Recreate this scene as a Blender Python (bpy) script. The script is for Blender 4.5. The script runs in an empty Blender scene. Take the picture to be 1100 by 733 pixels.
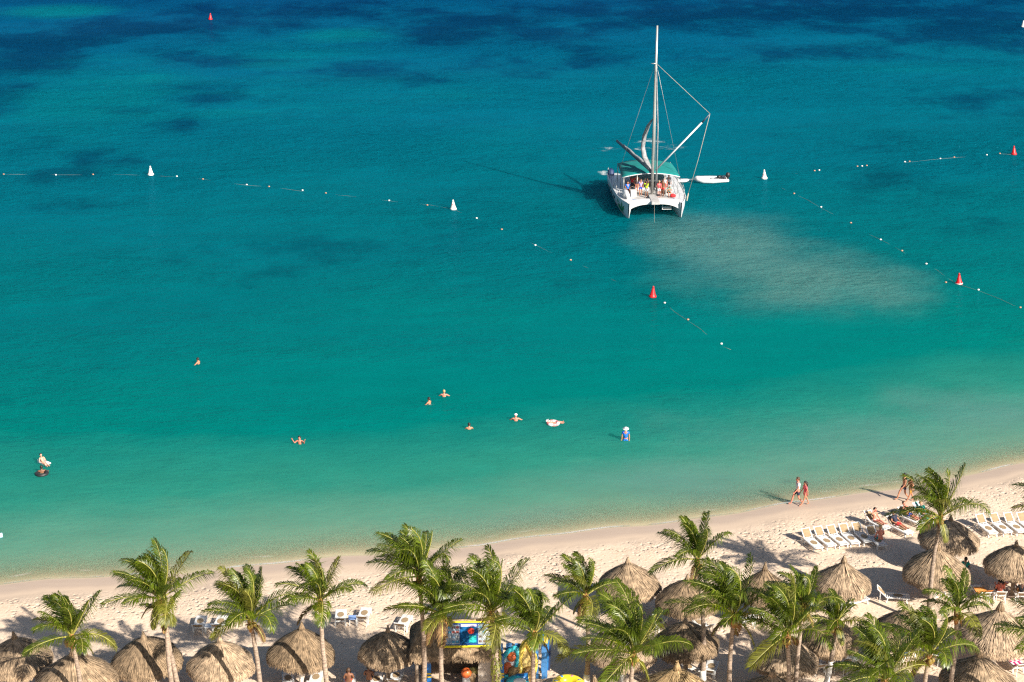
import bpy, bmesh, math, random
import numpy as np
from mathutils import Vector, Matrix, noise as mnoise
R = math.radians
PI = math.pi
rng = random.Random(7)
scene = bpy.context.scene
COL = scene.collection

# ------------------------------------------------------------------ camera model
CAM_H, PITCH, FPX = 48.0, R(20.0), 1876.0
CP, SP = math.cos(PITCH), math.sin(PITCH)

def at(px, py, z=0.0):
    """world point at height z seen at a photo pixel (1100 x 733)"""
    u, v = px - 550.0, py - 366.5
    dx, dy, dz = u, FPX * CP - v * SP, -(FPX * SP + v * CP)
    t = (CAM_H - z) / -dz
    return Vector((dx * t, dy * t, z))

# shoreline: y of the water's edge as a function of x
_sh = [at(*p) for p in [(0, 628), (100, 622), (200, 613), (300, 605), (400, 597), (500, 588), (600, 575),
                        (700, 563), (800, 549), (860, 540), (950, 527), (1000, 518), (1100, 499)]]
_pf = np.polyfit([p.x for p in _sh], [p.y for p in _sh], 3)
_pd = np.polyder(_pf)
XA, XB = -32.0, 37.0
def shore(x):
    x = np.asarray(x, float)
    xc = np.clip(x, XA, XB)
    return np.polyval(_pf, xc) + np.where(x < XA, (x - XA) * np.polyval(_pd, XA) * .3, 0) \
        + np.where(x > XB, (x - XB) * np.polyval(_pd, XB) * .3, 0) + .18 * np.sin(x * .42) + .10 * np.sin(x * 1.13 + 1)
def ground_np(x, y):
    d = y - shore(x)
    land = np.clip(-d, 0, None); sea = np.clip(d, 0, None)
    return 0.55 * (1 - np.exp(-land / 5.0)) - 4.0 * (1 - np.exp(-sea / 35.0)) - np.clip(sea - 60, 0, 300) * .02
def gz(x, y): return float(ground_np(np.array([x]), np.array([y]))[0])
def on(px, py, h=0.0):
    """point h above the sand seen at a photo pixel"""
    z = 0.5
    for _ in range(6):
        p = at(px, py, z + h); z = gz(p.x, p.y)
    return Vector((p.x, p.y, z))

# ------------------------------------------------------------------ helpers
def tag(o, label=None, cat=None, group=None, kind=None):
    if label: o['label'] = label
    if cat: o['category'] = cat
    if group: o['group'] = group
    if kind: o['kind'] = kind
    return o
def empty(name, loc=(0, 0, 0), rz=0.0, label=None, cat=None, group=None):
    o = bpy.data.objects.new(name, None); COL.objects.link(o)
    o.location = loc; o.rotation_euler = (0, 0, rz); o.empty_display_size = .3
    return tag(o, label, cat, group)
def copy_tree(o, parent=None):
    c = o.copy(); COL.objects.link(c)
    if parent: c.parent = parent
    for ch in list(o.children): copy_tree(ch, c)
    return c

class MB:
    def __init__(s): s.v = []; s.f = []; s.mi = []; s.cur = 0
    def add(s, vs, fs):
        n = len(s.v); s.v.extend([tuple(p) for p in vs])
        for f in fs: s.f.append([n + i for i in f]); s.mi.append(s.cur)
        return s
    def box(s, c, size, M=None):
        hx, hy, hz = size[0] / 2, size[1] / 2, size[2] / 2
        vs = [Vector((x, y, z)) for x in (-hx, hx) for y in (-hy, hy) for z in (-hz, hz)]
        if M is not None: vs = [M @ p for p in vs]
        vs = [p + Vector(c) for p in vs]
        return s.add(vs, [(0, 1, 3, 2), (4, 6, 7, 5), (0, 4, 5, 1), (2, 3, 7, 6), (0, 2, 6, 4), (1, 5, 7, 3)])
    def bar(s, a, b, w, h):
        a, b = Vector(a), Vector(b); d = b - a; L = d.length
        q = d.to_track_quat('Y', 'Z').to_matrix()
        return s.box((a + b) / 2, (w, L, h), q)
    def tube(s, pts, rad, n=8, caps=True, squash=None):
        pts = [Vector(p) for p in pts]; m = len(pts)
        if not hasattr(rad, '__len__'): rad = [rad] * m
        vs = []; fs = []; up = Vector((0, 0, 1)); px = None
        for i, p in enumerate(pts):
            t = (pts[min(i + 1, m - 1)] - pts[max(i - 1, 0)])
            if t.length < 1e-9: t = Vector((0, 0, 1))
            t.normalize()
            if px is None:
                px = t.cross(up if abs(t.z) < .95 else Vector((1, 0, 0))).normalized()
            else:
                px = (px - t * px.dot(t))
                px = px.normalized() if px.length > 1e-6 else t.orthogonal().normalized()
            py = t.cross(px)
            for k in range(n):
                a = 2 * PI * k / n
                sq = squash if squash else 1.0
                vs.append(p + px * (math.cos(a) * rad[i]) + py * (math.sin(a) * rad[i] * sq))
        for i in range(m - 1):
            for k in range(n):
                fs.append((i * n + k, i * n + (k + 1) % n, (i + 1) * n + (k + 1) % n, (i + 1) * n + k))
        if caps:
            fs.append(tuple(reversed(range(n)))); fs.append(tuple(range((m - 1) * n, m * n)))
        return s.add(vs, fs)
    def lathe(s, prof, c=(0, 0, 0), n=16, M=None):
        c = Vector(c); vs = []; fs = []
        for r, z in prof:
            for k in range(n):
                a = 2 * PI * k / n
                p = Vector((r * math.cos(a), r * math.sin(a), z))
                vs.append((M @ p if M is not None else p) + c)
        m = len(prof)
        for i in range(m - 1):
            for k in range(n):
                fs.append((i * n + k, i * n + (k + 1) % n, (i + 1) * n + (k + 1) % n, (i + 1) * n + k))
        if prof[0][0] > 1e-4: fs.append(tuple(reversed(range(n))))
        if prof[-1][0] > 1e-4: fs.append(tuple(range((m - 1) * n, m * n)))
        return s.add(vs, fs)
    def ball(s, c, r, n=12, M=None, sc=(1, 1, 1)):
        S = Matrix.Diagonal(sc); MM = (M @ S) if M is not None else S
        k = n // 2
        return s.lathe([(r * math.sin(PI * i / k) + 1e-5, -r * math.cos(PI * i / k)) for i in range(k + 1)], c, n, MM)
    def build(s, name, mats, parent=None, smooth=True, loc=None):
        me = bpy.data.meshes.new(name); me.from_pydata(s.v, [], s.f)
        if not isinstance(mats, (list, tuple)): mats = [mats]
        for m in mats: me.materials.append(m)
        if any(s.mi): me.polygons.foreach_set('material_index', s.mi)
        if smooth: me.polygons.foreach_set('use_smooth', [True] * len(s.f))
        me.validate(); me.update()
        if smooth == 'auto': me.set_sharp_from_angle(angle=R(40))
        o = bpy.data.objects.new(name, me); COL.objects.link(o)
        if parent: o.parent = parent
        if loc is not None: o.location = loc
        return o

# ------------------------------------------------------------------ materials
def nodes(m):
    m.use_nodes = True; nt = m.node_tree; nt.nodes.clear(); return nt
def N(nt, t, **kw):
    n = nt.nodes.new(t)
    for k, v in kw.items():
        if k in n.inputs.keys() if hasattr(n.inputs, 'keys') else False: n.inputs[k].default_value = v
        else: setattr(n, k, v)
    return n
def L(nt, a, b): nt.links.new(a, b)
def mth(nt, op, a, b=None, c=None, clamp=False):
    n = nt.nodes.new('ShaderNodeMath'); n.operation = op; n.use_clamp = clamp
    for i, q in enumerate((a, b, c)):
        if q is None: continue
        if isinstance(q, (int, float)): n.inputs[i].default_value = q
        else: nt.links.new(q, n.inputs[i])
    return n.outputs[0]
def sstep(nt, x, a, b):
    n = nt.nodes.new('ShaderNodeMapRange'); n.interpolation_type = 'SMOOTHSTEP'
    nt.links.new(x, n.inputs[0]); n.inputs[1].default_value = a; n.inputs[2].default_value = b
    return n.outputs[0]
def mixc(nt, fac, a, b, blend='MIX'):
    n = nt.nodes.new('ShaderNodeMix'); n.data_type = 'RGBA'; n.blend_type = blend
    for i, q in ((0, fac), (6, a), (7, b)):
        if isinstance(q, (int, float)): n.inputs[i].default_value = q
        elif isinstance(q, (tuple, list)): n.inputs[i].default_value = (*q[:3], 1)
        else: nt.links.new(q, n.inputs[i])
    return n.outputs[2]
def ramp(nt, x, stops):
    n = nt.nodes.new('ShaderNodeValToRGB'); e = n.color_ramp.elements
    while len(e) < len(stops): e.new(.5)
    for q, (p, c) in zip(e, stops): q.position = p; q.color = (*c, 1)
    nt.links.new(x, n.inputs[0]); return n.outputs[0]
def noise_n(nt, vec, scale, detail=3, rough=.5):
    n = nt.nodes.new('ShaderNodeTexNoise'); n.inputs['Scale'].default_value = scale
    n.inputs['Detail'].default_value = detail; n.inputs['Roughness'].default_value = rough
    if vec is not None: nt.links.new(vec, n.inputs['Vector'])
    return n.outputs[0]
def mapping(nt, vec, scale=(1, 1, 1), rot=(0, 0, 0), loc=(0, 0, 0)):
    n = nt.nodes.new('ShaderNodeMapping'); n.inputs['Scale'].default_value = scale
    n.inputs['Rotation'].default_value = rot; n.inputs['Location'].default_value = loc
    nt.links.new(vec, n.inputs['Vector']); return n.outputs[0]

MATS = {}
def mat(name, col, rough=.6, var=.18, scale=6.0, metal=0.0, trans=None, bump=0.0, bscale=30., rand=0.0, stretch=None, col2=None, spec=.5, isl=0.0):
    """general procedural surface: base colour broken up by noise, optional bump and per-object variation"""
    if name in MATS: return MATS[name]
    m = bpy.data.materials.new(name); nt = nodes(m)
    out = N(nt, 'ShaderNodeOutputMaterial'); b = N(nt, 'ShaderNodeBsdfPrincipled')
    tc = N(nt, 'ShaderNodeTexCoord'); vec = tc.outputs['Object']
    if stretch: vec = mapping(nt, vec, stretch)
    nz = noise_n(nt, vec, scale, 4, .6)
    c2 = col2 if col2 else tuple(c * (1 - 2 * var) for c in col)
    c1 = tuple(min(1, c * (1 + var)) for c in col)
    cc = mixc(nt, sstep(nt, nz, .3, .7), c2, c1)
    if rand:
        oi = N(nt, 'ShaderNodeObjectInfo')
        k = mth(nt, 'MULTIPLY_ADD', oi.outputs['Random'], 2 * rand, 1 - rand)
        hv = N(nt, 'ShaderNodeHueSaturation'); L(nt, k, hv.inputs['Value']); L(nt, cc, hv.inputs['Color'])
        k2 = mth(nt, 'MULTIPLY_ADD', oi.outputs['Random'], -.5 * rand, 1 + .25 * rand); L(nt, k2, hv.inputs['Saturation'])
        cc = hv.outputs[0]
    if isl:
        ge = N(nt, 'ShaderNodeNewGeometry'); h2 = N(nt, 'ShaderNodeHueSaturation'); L(nt, mth(nt, 'MULTIPLY_ADD', ge.outputs['Random Per Island'], 2 * isl, 1 - isl), h2.inputs['Value']); L(nt, cc, h2.inputs['Color']); cc = h2.outputs[0]
    L(nt, cc, b.inputs['Base Color'])
    b.inputs['Roughness'].default_value = rough; b.inputs['Metallic'].default_value = metal
    b.inputs['Specular IOR Level'].default_value = spec
    if bump:
        bn = N(nt, 'ShaderNodeBump'); bn.inputs['Strength'].default_value = bump; bn.inputs['Distance'].default_value = .02
        L(nt, noise_n(nt, vec, bscale, 3), bn.inputs['Height']); L(nt, bn.outputs[0], b.inputs['Normal'])
    sh = b.outputs[0]
    if trans:
        tr = N(nt, 'ShaderNodeBsdfTranslucent'); tr.inputs['Color'].default_value = (*trans, 1)
        mx = N(nt, 'ShaderNodeMixShader'); mx.inputs[0].default_value = .3
        L(nt, sh, mx.inputs[1]); L(nt, tr.outputs[0], mx.inputs[2]); sh = mx.outputs[0]
    L(nt, sh, out.inputs[0]); MATS[name] = m
    return m

white_plastic = mat('white_plastic', (.66, .655, .64), .45, .05)
tan_sling = mat('tan_sling', (.31, .215, .12), .8, .08)
white_paint = mat('white_paint', (.72, .70, .66), .7, .08, bump=.3)
gelcoat = mat('gelcoat', (.60, .60, .61), .3, .03)
deck_white = mat('deck_white', (.42, .41, .40), .6, .10)
net_blue = mat('net_blue', (.03, .14, .36), .7, .1)
teal_canvas = mat('teal_canvas', (.0, .185, .175), .75, .08, scale=2)
alu = mat('aluminium', (.44, .43, .41), .38, .05, metal=.5)
sail_grey = mat('sail_grey', (.26, .26, .27), .8, .2, scale=3)
boom_dark = mat('boom_dark', (.07, .09, .13), .5, .15)
rope_m = mat('rope', (.40, .36, .29), .9, .1); wet_rope = mat('wet_rope', (.22, .22, .17), .8, .2)
dark_glass = mat('dark_glass', (.02, .025, .03), .15, .1)
black_rub = mat('black_rubber', (.02, .02, .022), .5, .15)
navy = mat('navy_cover', (.012, .03, .10), .6, .1)
green_logo = mat('green_logo', (.01, .20, .07), .5, .08)
buoy_white = mat('buoy_white', (.75, .73, .68), .5, .1, scale=4)
buoy_red = mat('buoy_red', (.62, .012, .015), .45, .08)
thatch = mat('thatch', (.345, .245, .155), .95, .24, scale=4, rand=.26, isl=.28, bump=.5, bscale=40)
thatch_dry = mat('thatch_straw', (.42, .285, .14), .95, .22, scale=4, rand=.08, isl=.4, bump=.5, bscale=40)
thatch_in = mat('thatch_underside', (.15, .10, .06), .95, .2)
wood_post = mat('weathered_post', (.26, .20, .15), .9, .15, stretch=(6, 6, .6))
palm_trunk = mat('palm_trunk', (.33, .25, .19), .95, .25, scale=5, stretch=(1, 1, 5), bump=.9, bscale=6, rand=.12)
palm_fibre = mat('palm_fibre', (.34, .16, .05), .9, .3, scale=8)
leaf = mat('palm_leaf', (.094, .127, .008), .38, .30, scale=1.6, trans=(.20, .34, .02), rand=.22, isl=.4)
leaf_y = mat('palm_leaf_yellowing', (.16, .165, .022), .5, .25, scale=1.6, trans=(.30, .30, .03), rand=.15, isl=.35)
leaf_dead = mat('palm_leaf_dead', (.20, .115, .045), .8, .3, scale=3, rand=.2, isl=.35)
rachis_m = mat('palm_rachis', (.30, .28, .06), .5, .15)
nut_m = mat('coconut_husk', (.25, .17, .03), .5, .25)

# ------------------------------------------------------------------ ground (beach + seabed) and water
def coords(lo, hi, step, far):
    c = list(np.arange(lo, hi + 1e-6, step)); s = step; a = lo; b = hi; pre = []; post = []
    while a > -far: s *= 1.5; a -= s; pre.append(a)
    s = step
    while b < far: s *= 1.5; b += s; post.append(b)
    return np.array(pre[::-1] + c + post)
def sheet(name, xs, ys, zfun):
    X, Y = np.meshgrid(xs, ys); X = X.ravel(); Y = Y.ravel(); Z = zfun(X, Y)
    nx, ny = len(xs), len(ys)
    co = np.stack([X, Y, Z], 1)
    i, j = np.meshgrid(np.arange(nx - 1), np.arange(ny - 1)); a = (j * nx + i).ravel()
    F = np.stack([a, a + 1, a + nx + 1, a + nx], 1)
    me = bpy.data.meshes.new(name); me.from_pydata(co.tolist(), [], F.tolist())
    me.polygons.foreach_set('use_smooth', [True] * len(F)); me.update()
    o = bpy.data.objects.new(name, me); COL.objects.link(o)
    return o, X, Y
def attr(o, name, vals):
    a = o.data.attributes.new(name, 'FLOAT', 'POINT'); a.data.foreach_set('value', np.asarray(vals, np.float32))

gx = coords(-46, 50, .4, 7000); gy = coords(66, 118, .4, 7000)
prs = np.random.RandomState(3)
_k = [(prs.uniform(.5, 1.9), prs.uniform(0, 2 * PI), prs.uniform(0, 7)) for _ in range(14)]
def beach_z(X, Y):
    z = ground_np(X, Y); d = Y - shore(X); land = np.clip((-d - 2.2) / 2, 0, 1) * np.clip((130 - abs(Y)) / 10, 0, 1)
    w = sum(np.sin(k * (X * math.cos(a) + Y * math.sin(a)) + p) for k, a, p in _k) / 14
    return z + land * w * .07
beach, bx_, by_ = sheet('beach_sand', gx, gy, beach_z)
attr(beach, 'offshore', np.clip(by_ - shore(bx_), -300, 300)); tag(beach, kind='structure')

m = bpy.data.materials.new('sand'); nt = nodes(m); MATS['sand'] = m
out = N(nt, 'ShaderNodeOutputMaterial'); b = N(nt, 'ShaderNodeBsdfPrincipled')
tc = N(nt, 'ShaderNodeTexCoord'); V = tc.outputs['Object']
at_ = N(nt, 'ShaderNodeAttribute', attribute_name='offshore'); dist = at_.outputs['Fac']
wob = mth(nt, 'MULTIPLY_ADD', noise_n(nt, V, .35, 3), 1.4, -.7)
dw = mth(nt, 'ADD', dist, wob)
n1 = noise_n(nt, V, .5, 5, .6); n2 = noise_n(nt, V, 5., 4, .65)
dry = mixc(nt, sstep(nt, n1, .3, .7), (.588, .450, .338), (.648, .508, .388))
dry = mixc(nt, sstep(nt, n2, .52, .75), dry, (.50, .37, .245))
# scattered dark bits of weed along the upper beach
vs_ = N(nt, 'ShaderNodeTexVoronoi'); vs_.inputs['Scale'].default_value = 1.7; L(nt, V, vs_.inputs['Vector'])
weed = mth(nt, 'MULTIPLY', sstep(nt, vs_.outputs['Distance'], .13, .06), sstep(nt, noise_n(nt, V, .30, 3), .50, .60))
dry = mixc(nt, mth(nt, 'MULTIPLY', weed, .8), dry, (.20, .14, .09))
damp = mixc(nt, noise_n(nt, V, 1.2, 3), (.49, .38, .29), (.55, .425, .32))
wet = mixc(nt, noise_n(nt, mapping(nt, V, (.25, 1.6, 1), (0, 0, R(13))), 1.5, 3), (.40, .305, .24), (.47, .365, .285))
c = mixc(nt, sstep(nt, dw, -3.1, -1.9), dry, damp)
c = mixc(nt, sstep(nt, dw, -1.9, -.9), c, wet)
c = mixc(nt, sstep(nt, dist, -.25, .3), c, (.60, .46, .31))
L(nt, c, b.inputs['Base Color'])
rg = mth(nt, 'MULTIPLY_ADD', sstep(nt, dw, -2.2, -.8), -.45, .95); L(nt, rg, b.inputs['Roughness'])
b.inputs['Specular IOR Level'].default_value = .25
# trodden, pitted sand: footprints as dimples
vo = N(nt, 'ShaderNodeTexVoronoi'); vo.inputs['Scale'].default_value = 2.6
vo.feature = 'SMOOTH_F1'; vo.inputs['Smoothness'].default_value = .35
wv = N(nt, 'ShaderNodeVectorMath', operation='ADD')
nw = N(nt, 'ShaderNodeTexNoise'); nw.inputs['Scale'].default_value = 3.; L(nt, V, nw.inputs['Vector'])
sc_ = N(nt, 'ShaderNodeVectorMath', operation='SCALE'); sc_.inputs['Scale'].default_value = .35
L(nt, nw.outputs['Color'], sc_.inputs[0]); L(nt, V, wv.inputs[0]); L(nt, sc_.outputs[0], wv.inputs[1]); L(nt, wv.outputs[0], vo.inputs['Vector'])
hgt = mth(nt, 'ADD', mth(nt, 'MULTIPLY', sstep(nt, vo.outputs['Distance'], .05, .42), .8), mth(nt, 'MULTIPLY', noise_n(nt, V, 6., 4, .6), .8))
amp = mth(nt, 'MULTIPLY', sstep(nt, dw, -1.8, -3.4), mth(nt, 'ADD', .45, sstep(nt, noise_n(nt, V, .22, 2), .4, .65)))
hgt = mth(nt, 'MULTIPLY', hgt, amp)
bp = N(nt, 'ShaderNodeBump'); bp.inputs['Strength'].default_value = .75; bp.inputs['Distance'].default_value = .11
L(nt, hgt, bp.inputs['Height']); L(nt, bp.outputs[0], b.inputs['Normal']); L(nt, b.outputs[0], out.inputs[0])
beach.data.materials.append(m)

# water -------------------------------------------------------------
wx = coords(-120, 120, 1.0, 7000)
wyn = np.concatenate([np.arange(84, 120, .7), np.arange(120, 330, 1.2)])
e = []; s = 1.2; q = wyn[-1]
while q < 9000: s *= 1.5; q += s; e.append(q)
wy = np.concatenate([wyn, e])
water, X, Y = sheet('sea_water', wx, wy, lambda a, b_: a * 0.0)
tag(water, kind='structure')
D = Y - shore(X); attr(water, 'offshore', np.clip(D, -60, 400))
def blob(lst):
    g = np.zeros_like(X)
    for (px, py, rx, ry, w) in lst:
        c0 = at(px, py); c1 = at(px + rx, py); c2 = at(px, py - ry)
        g = np.maximum(g, w * np.exp(-(((X - c0.x) / (c1.x - c0.x)) ** 2 + ((Y - c0.y) / (c2.y - c0.y)) ** 2)))
    return g
grass = blob([(40, 155, 34, 11, .9), (95, 166, 24, 11, .85), (200, 133, 46, 10, 1), (215, 100, 66, 13, 1), (125, 118, 70, 8, .9),
              (380, 80, 110, 14, 1), (250, 66, 90, 11, .95), (40, 62, 80, 22, 1), (0, 105, 50, 25, .95), (150, 30, 170, 12, 1),
              (300, 12, 200, 10, .8), (60, 45, 120, 16, .9), (520, 30, 160, 22, .85), (700, 15, 200, 18, .8), (900, 12, 180, 22, .95), (1060, 30, 120, 30, .95),
              (620, 70, 120, 12, .6), (850, 60, 120, 12, .6), (150, 172, 60, 8, .55), (60, 190, 50, 10, .5), (90, 220, 60, 9, .45),
              (460, 140, 160, 14, .30), (300, 108, 50, 8, .5), (0, 473, 12, 6, .7), (0, 430, 22, 8, .3), 
              (300, 285, 190, 34, .30), (420, 255, 140, 22, .26), (150, 330, 150, 24, .22), (600, 300, 110, 20, .22), (950, 200, 130, 22, .28), (1010, 240, 110, 16, .24), (845, 515, 26, 7, .34),
              (1060, 110, 120, 18, .42), (900, 150, 120, 14, .3)])
light = blob([(110, 105, 120, 42, .75), (330, 105, 170, 34, .5), (330, 60, 120, 16, .55), (60, 12, 70, 8, 1), (130, 95, 60, 15, .8), (300, 70, 70, 8, .7), (370, 38, 60, 9, .8), (160, 86, 40, 12, .8), (260, 122, 80, 10, .6),
              (480, 100, 90, 12, .5), (560, 150, 140, 24, .35), (1000, 75, 130, 10, .4), (1075, 60, 60, 6, .4), (760, 90, 90, 14, .35)])
attr(water, 'grass', np.clip(grass - .6 * light, 0, 1)); attr(water, 'sandy', light)
pl = blob([(735, 262, 54, 26, .85), (800, 278, 90, 40, 1), (870, 298, 90, 30, 1), (940, 308, 62, 24, .95), (770, 245, 70, 18, .85), (700, 245, 24, 12, .6), (850, 318, 80, 16, .9),
           (900, 472, 230, 36, .66), (1060, 440, 130, 30, .68), (780, 515, 190, 34, .62), (580, 558, 150, 18, .55), (980, 490, 120, 14, .62), (480, 520, 120, 10, .35)])
attr(water, 'plume', pl)
fo = blob([(700, 152, 22, 4, .62), (722, 158, 20, 4, .55), (690, 160, 16, 3, .55), (648, 186, 7, 3, .95), (655, 160, 18, 4, .5), (742, 193, 14, 4, .6), (765, 192, 9, 2.5, .5), (461, 435, 6, 2, .42), (477, 427, 7, 2, .42), (504, 462, 6, 2, .42), (554, 453, 7, 2, .42), (322, 478, 7, 2, .42), (672, 475, 6, 2, .38), (46, 506, 9, 4, .36), (213, 391, 7, 2, .38)])
attr(water, 'foam', fo)

m = bpy.data.materials.new('sea'); nt = nodes(m); MATS['sea'] = m
out = N(nt, 'ShaderNodeOutputMaterial'); b = N(nt, 'ShaderNodeBsdfPrincipled')
tc = N(nt, 'ShaderNodeTexCoord'); V = tc.outputs['Object']
A = lambda n: N(nt, 'ShaderNodeAttribute', attribute_name=n).outputs['Fac']
dist = A('offshore')
big = noise_n(nt, mapping(nt, V, (.5, 1, 1)), .03, 4, .55)
mid = noise_n(nt, mapping(nt, V, (.45, 1, 1), (0, 0, R(-8))), .10, 5, .62)
fin = noise_n(nt, mapping(nt, V, (.5, 1, 1)), .45, 4, .6)
dd = mth(nt, 'ADD', dist, mth(nt, 'MULTIPLY', mth(nt, 'MULTIPLY_ADD', big, 2, -1), mth(nt, 'MINIMUM', mth(nt, 'MULTIPLY', dist, .45), 34)))
dd = mth(nt, 'ADD', dd, mth(nt, 'MULTIPLY', mth(nt, 'MULTIPLY_ADD', mid, 2, -1), mth(nt, 'MINIMUM', mth(nt, 'MULTIPLY', dist, .35), 7)))
col = ramp(nt, mth(nt, 'DIVIDE', dd, 220.), [
    (0.0, (.25, .29, .18)), (.010, (.150, .250, .170)), (.022, (.085, .218, .155)), (.048, (.018, .175, .130)), (.10, (.0, .134, .118)),
    (.22, (.0, .107, .120)), (.42, (.0, .098, .138)), (.62, (.0, .094, .150)), (.82, (.0, .070, .146)), (1.0, (.0, .044, .124))])
g2 = noise_n(nt, mapping(nt, V, (.8, .62, 1), (0, 0, R(12)), (13, 5, 0)), .115, 9, .66)
gfac = mth(nt, 'ADD', A('grass'), mth(nt, 'MULTIPLY_ADD', g2, 3.4, -1.72))
gfac = mth(nt, 'MULTIPLY', gfac, sstep(nt, mth(nt, 'ADD', A('grass'), mth(nt, 'MULTIPLY', dist, .0006)), .05, .25))
gcol = ramp(nt, mth(nt, 'DIVIDE', dist, 220.), [(.2, (.0, .058, .072)), (.6, (.0, .036, .086)), (1., (.0, .015, .066))])
col = mixc(nt, mth(nt, 'MULTIPLY', sstep(nt, gfac, .0, .95), .90), col, gcol)
lfac = mth(nt, 'ADD', A('sandy'), mth(nt, 'ADD', mth(nt, 'MULTIPLY_ADD', mid, .9, -.45), mth(nt, 'MULTIPLY_ADD', fin, .4, -.2)))
col = mixc(nt, mth(nt, 'MULTIPLY', sstep(nt, lfac, .1, .95), .7), col, (.0, .128, .150))
pn_ = noise_n(nt, mapping(nt, V, (.8, .8, 1), (0, 0, R(20))), .14, 7, .62)
pfac = mth(nt, 'ADD', A('plume'), mth(nt, 'MULTIPLY_ADD', pn_, 1.3, -.65))
col = mixc(nt, mth(nt, 'MULTIPLY', mth(nt, 'MULTIPLY', sstep(nt, pfac, .02, 1.1), sstep(nt, A('plume'), .03, .3)), .68), col, (.082, .182, .164))
wv1 = mth(nt, 'MULTIPLY_ADD', fin, .30, .85)
colv = N(nt, 'ShaderNodeHueSaturation'); L(nt, col, colv.inputs['Color']); L(nt, wv1, colv.inputs['Value']); col = colv.outputs[0]
ffac = mth(nt, 'ADD', A('foam'), mth(nt, 'MULTIPLY_ADD', noise_n(nt, mapping(nt, V, (.6, 1, 1)), 1.3, 5, .7), 1.6, -.95))
edge = mth(nt, 'MULTIPLY', mth(nt, 'MULTIPLY', sstep(nt, dist, .02, .10), sstep(nt, dist, .36, .14)), sstep(nt, noise_n(nt, V, .22, 4), .44, .60))
sw_ = mth(nt, 'ADD', dist, mth(nt, 'MULTIPLY_ADD', noise_n(nt, V, .35, 3), 1.2, -.6))
edge2 = mth(nt, 'MULTIPLY', mth(nt, 'MULTIPLY', sstep(nt, sw_, .9, 1.02), sstep(nt, sw_, 1.22, 1.06)), sstep(nt, noise_n(nt, V, .5, 4), .5, .68))
foam = mth(nt, 'MAXIMUM', mth(nt, 'MULTIPLY', sstep(nt, ffac, .25, .75), .8), mth(nt, 'MAXIMUM', mth(nt, 'MULTIPLY', edge, .8), mth(nt, 'MULTIPLY', edge2, .35)))
col = mixc(nt, foam, col, (.70, .72, .70))
L(nt, col, b.inputs['Base Color'])
b.inputs['Roughness'].default_value = .12; b.inputs['IOR'].default_value = 1.33
b.inputs['Specular IOR Level'].default_value = 0.0
b.inputs['Subsurface Weight'].default_value = .70; b.inputs['Subsurface Radius'].default_value = (.8, 2.2, 2.2); b.inputs['Subsurface Scale'].default_value = 3.0; b.subsurface_method = 'BURLEY'
# ripples: short crests running diagonally, over a longer chop
w1 = noise_n(nt, mapping(nt, V, (.62, 1.35, 1), (0, 0, R(-38))), 1.7, 3, .6)
w2 = noise_n(nt, mapping(nt, V, (.7, 1.2, 1), (0, 0, R(-30))), .5, 3, .5)
w3 = noise_n(nt, V, 5., 2, .5)
amp_b = mth(nt, 'MULTIPLY_ADD', sstep(nt, noise_n(nt, mapping(nt, V, (.5, 1, 1), (0, 0, R(14))), .035, 4, .6), .34, .68), .80, .22)
amp_d = mth(nt, 'MULTIPLY_ADD', sstep(nt, dist, 0., 60.), .8, .12)
h = mth(nt, 'ADD', mth(nt, 'ADD', mth(nt, 'MULTIPLY', w1, .95), mth(nt, 'MULTIPLY', w2, .9)), mth(nt, 'MULTIPLY', w3, .06))
h = mth(nt, 'MULTIPLY', h, mth(nt, 'MULTIPLY', amp_b, amp_d))
bp = N(nt, 'ShaderNodeBump'); bp.inputs['Strength'].default_value = 1.0; bp.inputs['Distance'].default_value = .80
L(nt, h, bp.inputs['Height']); L(nt, bp.outputs[0], b.inputs['Normal'])
tr = N(nt, 'ShaderNodeBsdfTransparent'); tr.inputs['Color'].default_value = (.93, .98, .95, 1)
alpha = mth(nt, 'SUBTRACT', 1.0, mth(nt, 'POWER', 2.718, mth(nt, 'MULTIPLY', mth(nt, 'MAXIMUM', mth(nt, 'ADD', dist, mth(nt, 'MULTIPLY_ADD', mid, 1.6, -.9)), .0), -.62)))
alpha = mth(nt, 'MAXIMUM', mth(nt, 'MULTIPLY_ADD', alpha, .92, .06), foam)
gl = N(nt, 'ShaderNodeBsdfGlossy'); gl.inputs['Color'].default_value = (.10, .60, 1.0, 1); gl.inputs['Roughness'].default_value = .14; L(nt, bp.outputs[0], gl.inputs['Normal'])
fr = N(nt, 'ShaderNodeFresnel'); fr.inputs['IOR'].default_value = 1.33; L(nt, bp.outputs[0], fr.inputs['Normal'])
sea_mix = N(nt, 'ShaderNodeMixShader'); L(nt, mth(nt, 'MULTIPLY', fr.outputs[0], .22), sea_mix.inputs[0]); L(nt, b.outputs[0], sea_mix.inputs[1]); L(nt, gl.outputs[0], sea_mix.inputs[2])
mx = N(nt, 'ShaderNodeMixShader'); L(nt, alpha, mx.inputs[0]); L(nt, tr.outputs[0], mx.inputs[1]); L(nt, sea_mix.outputs[0], mx.inputs[2])
L(nt, mx.outputs[0], out.inputs[0])
water.data.materials.append(m)

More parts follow.
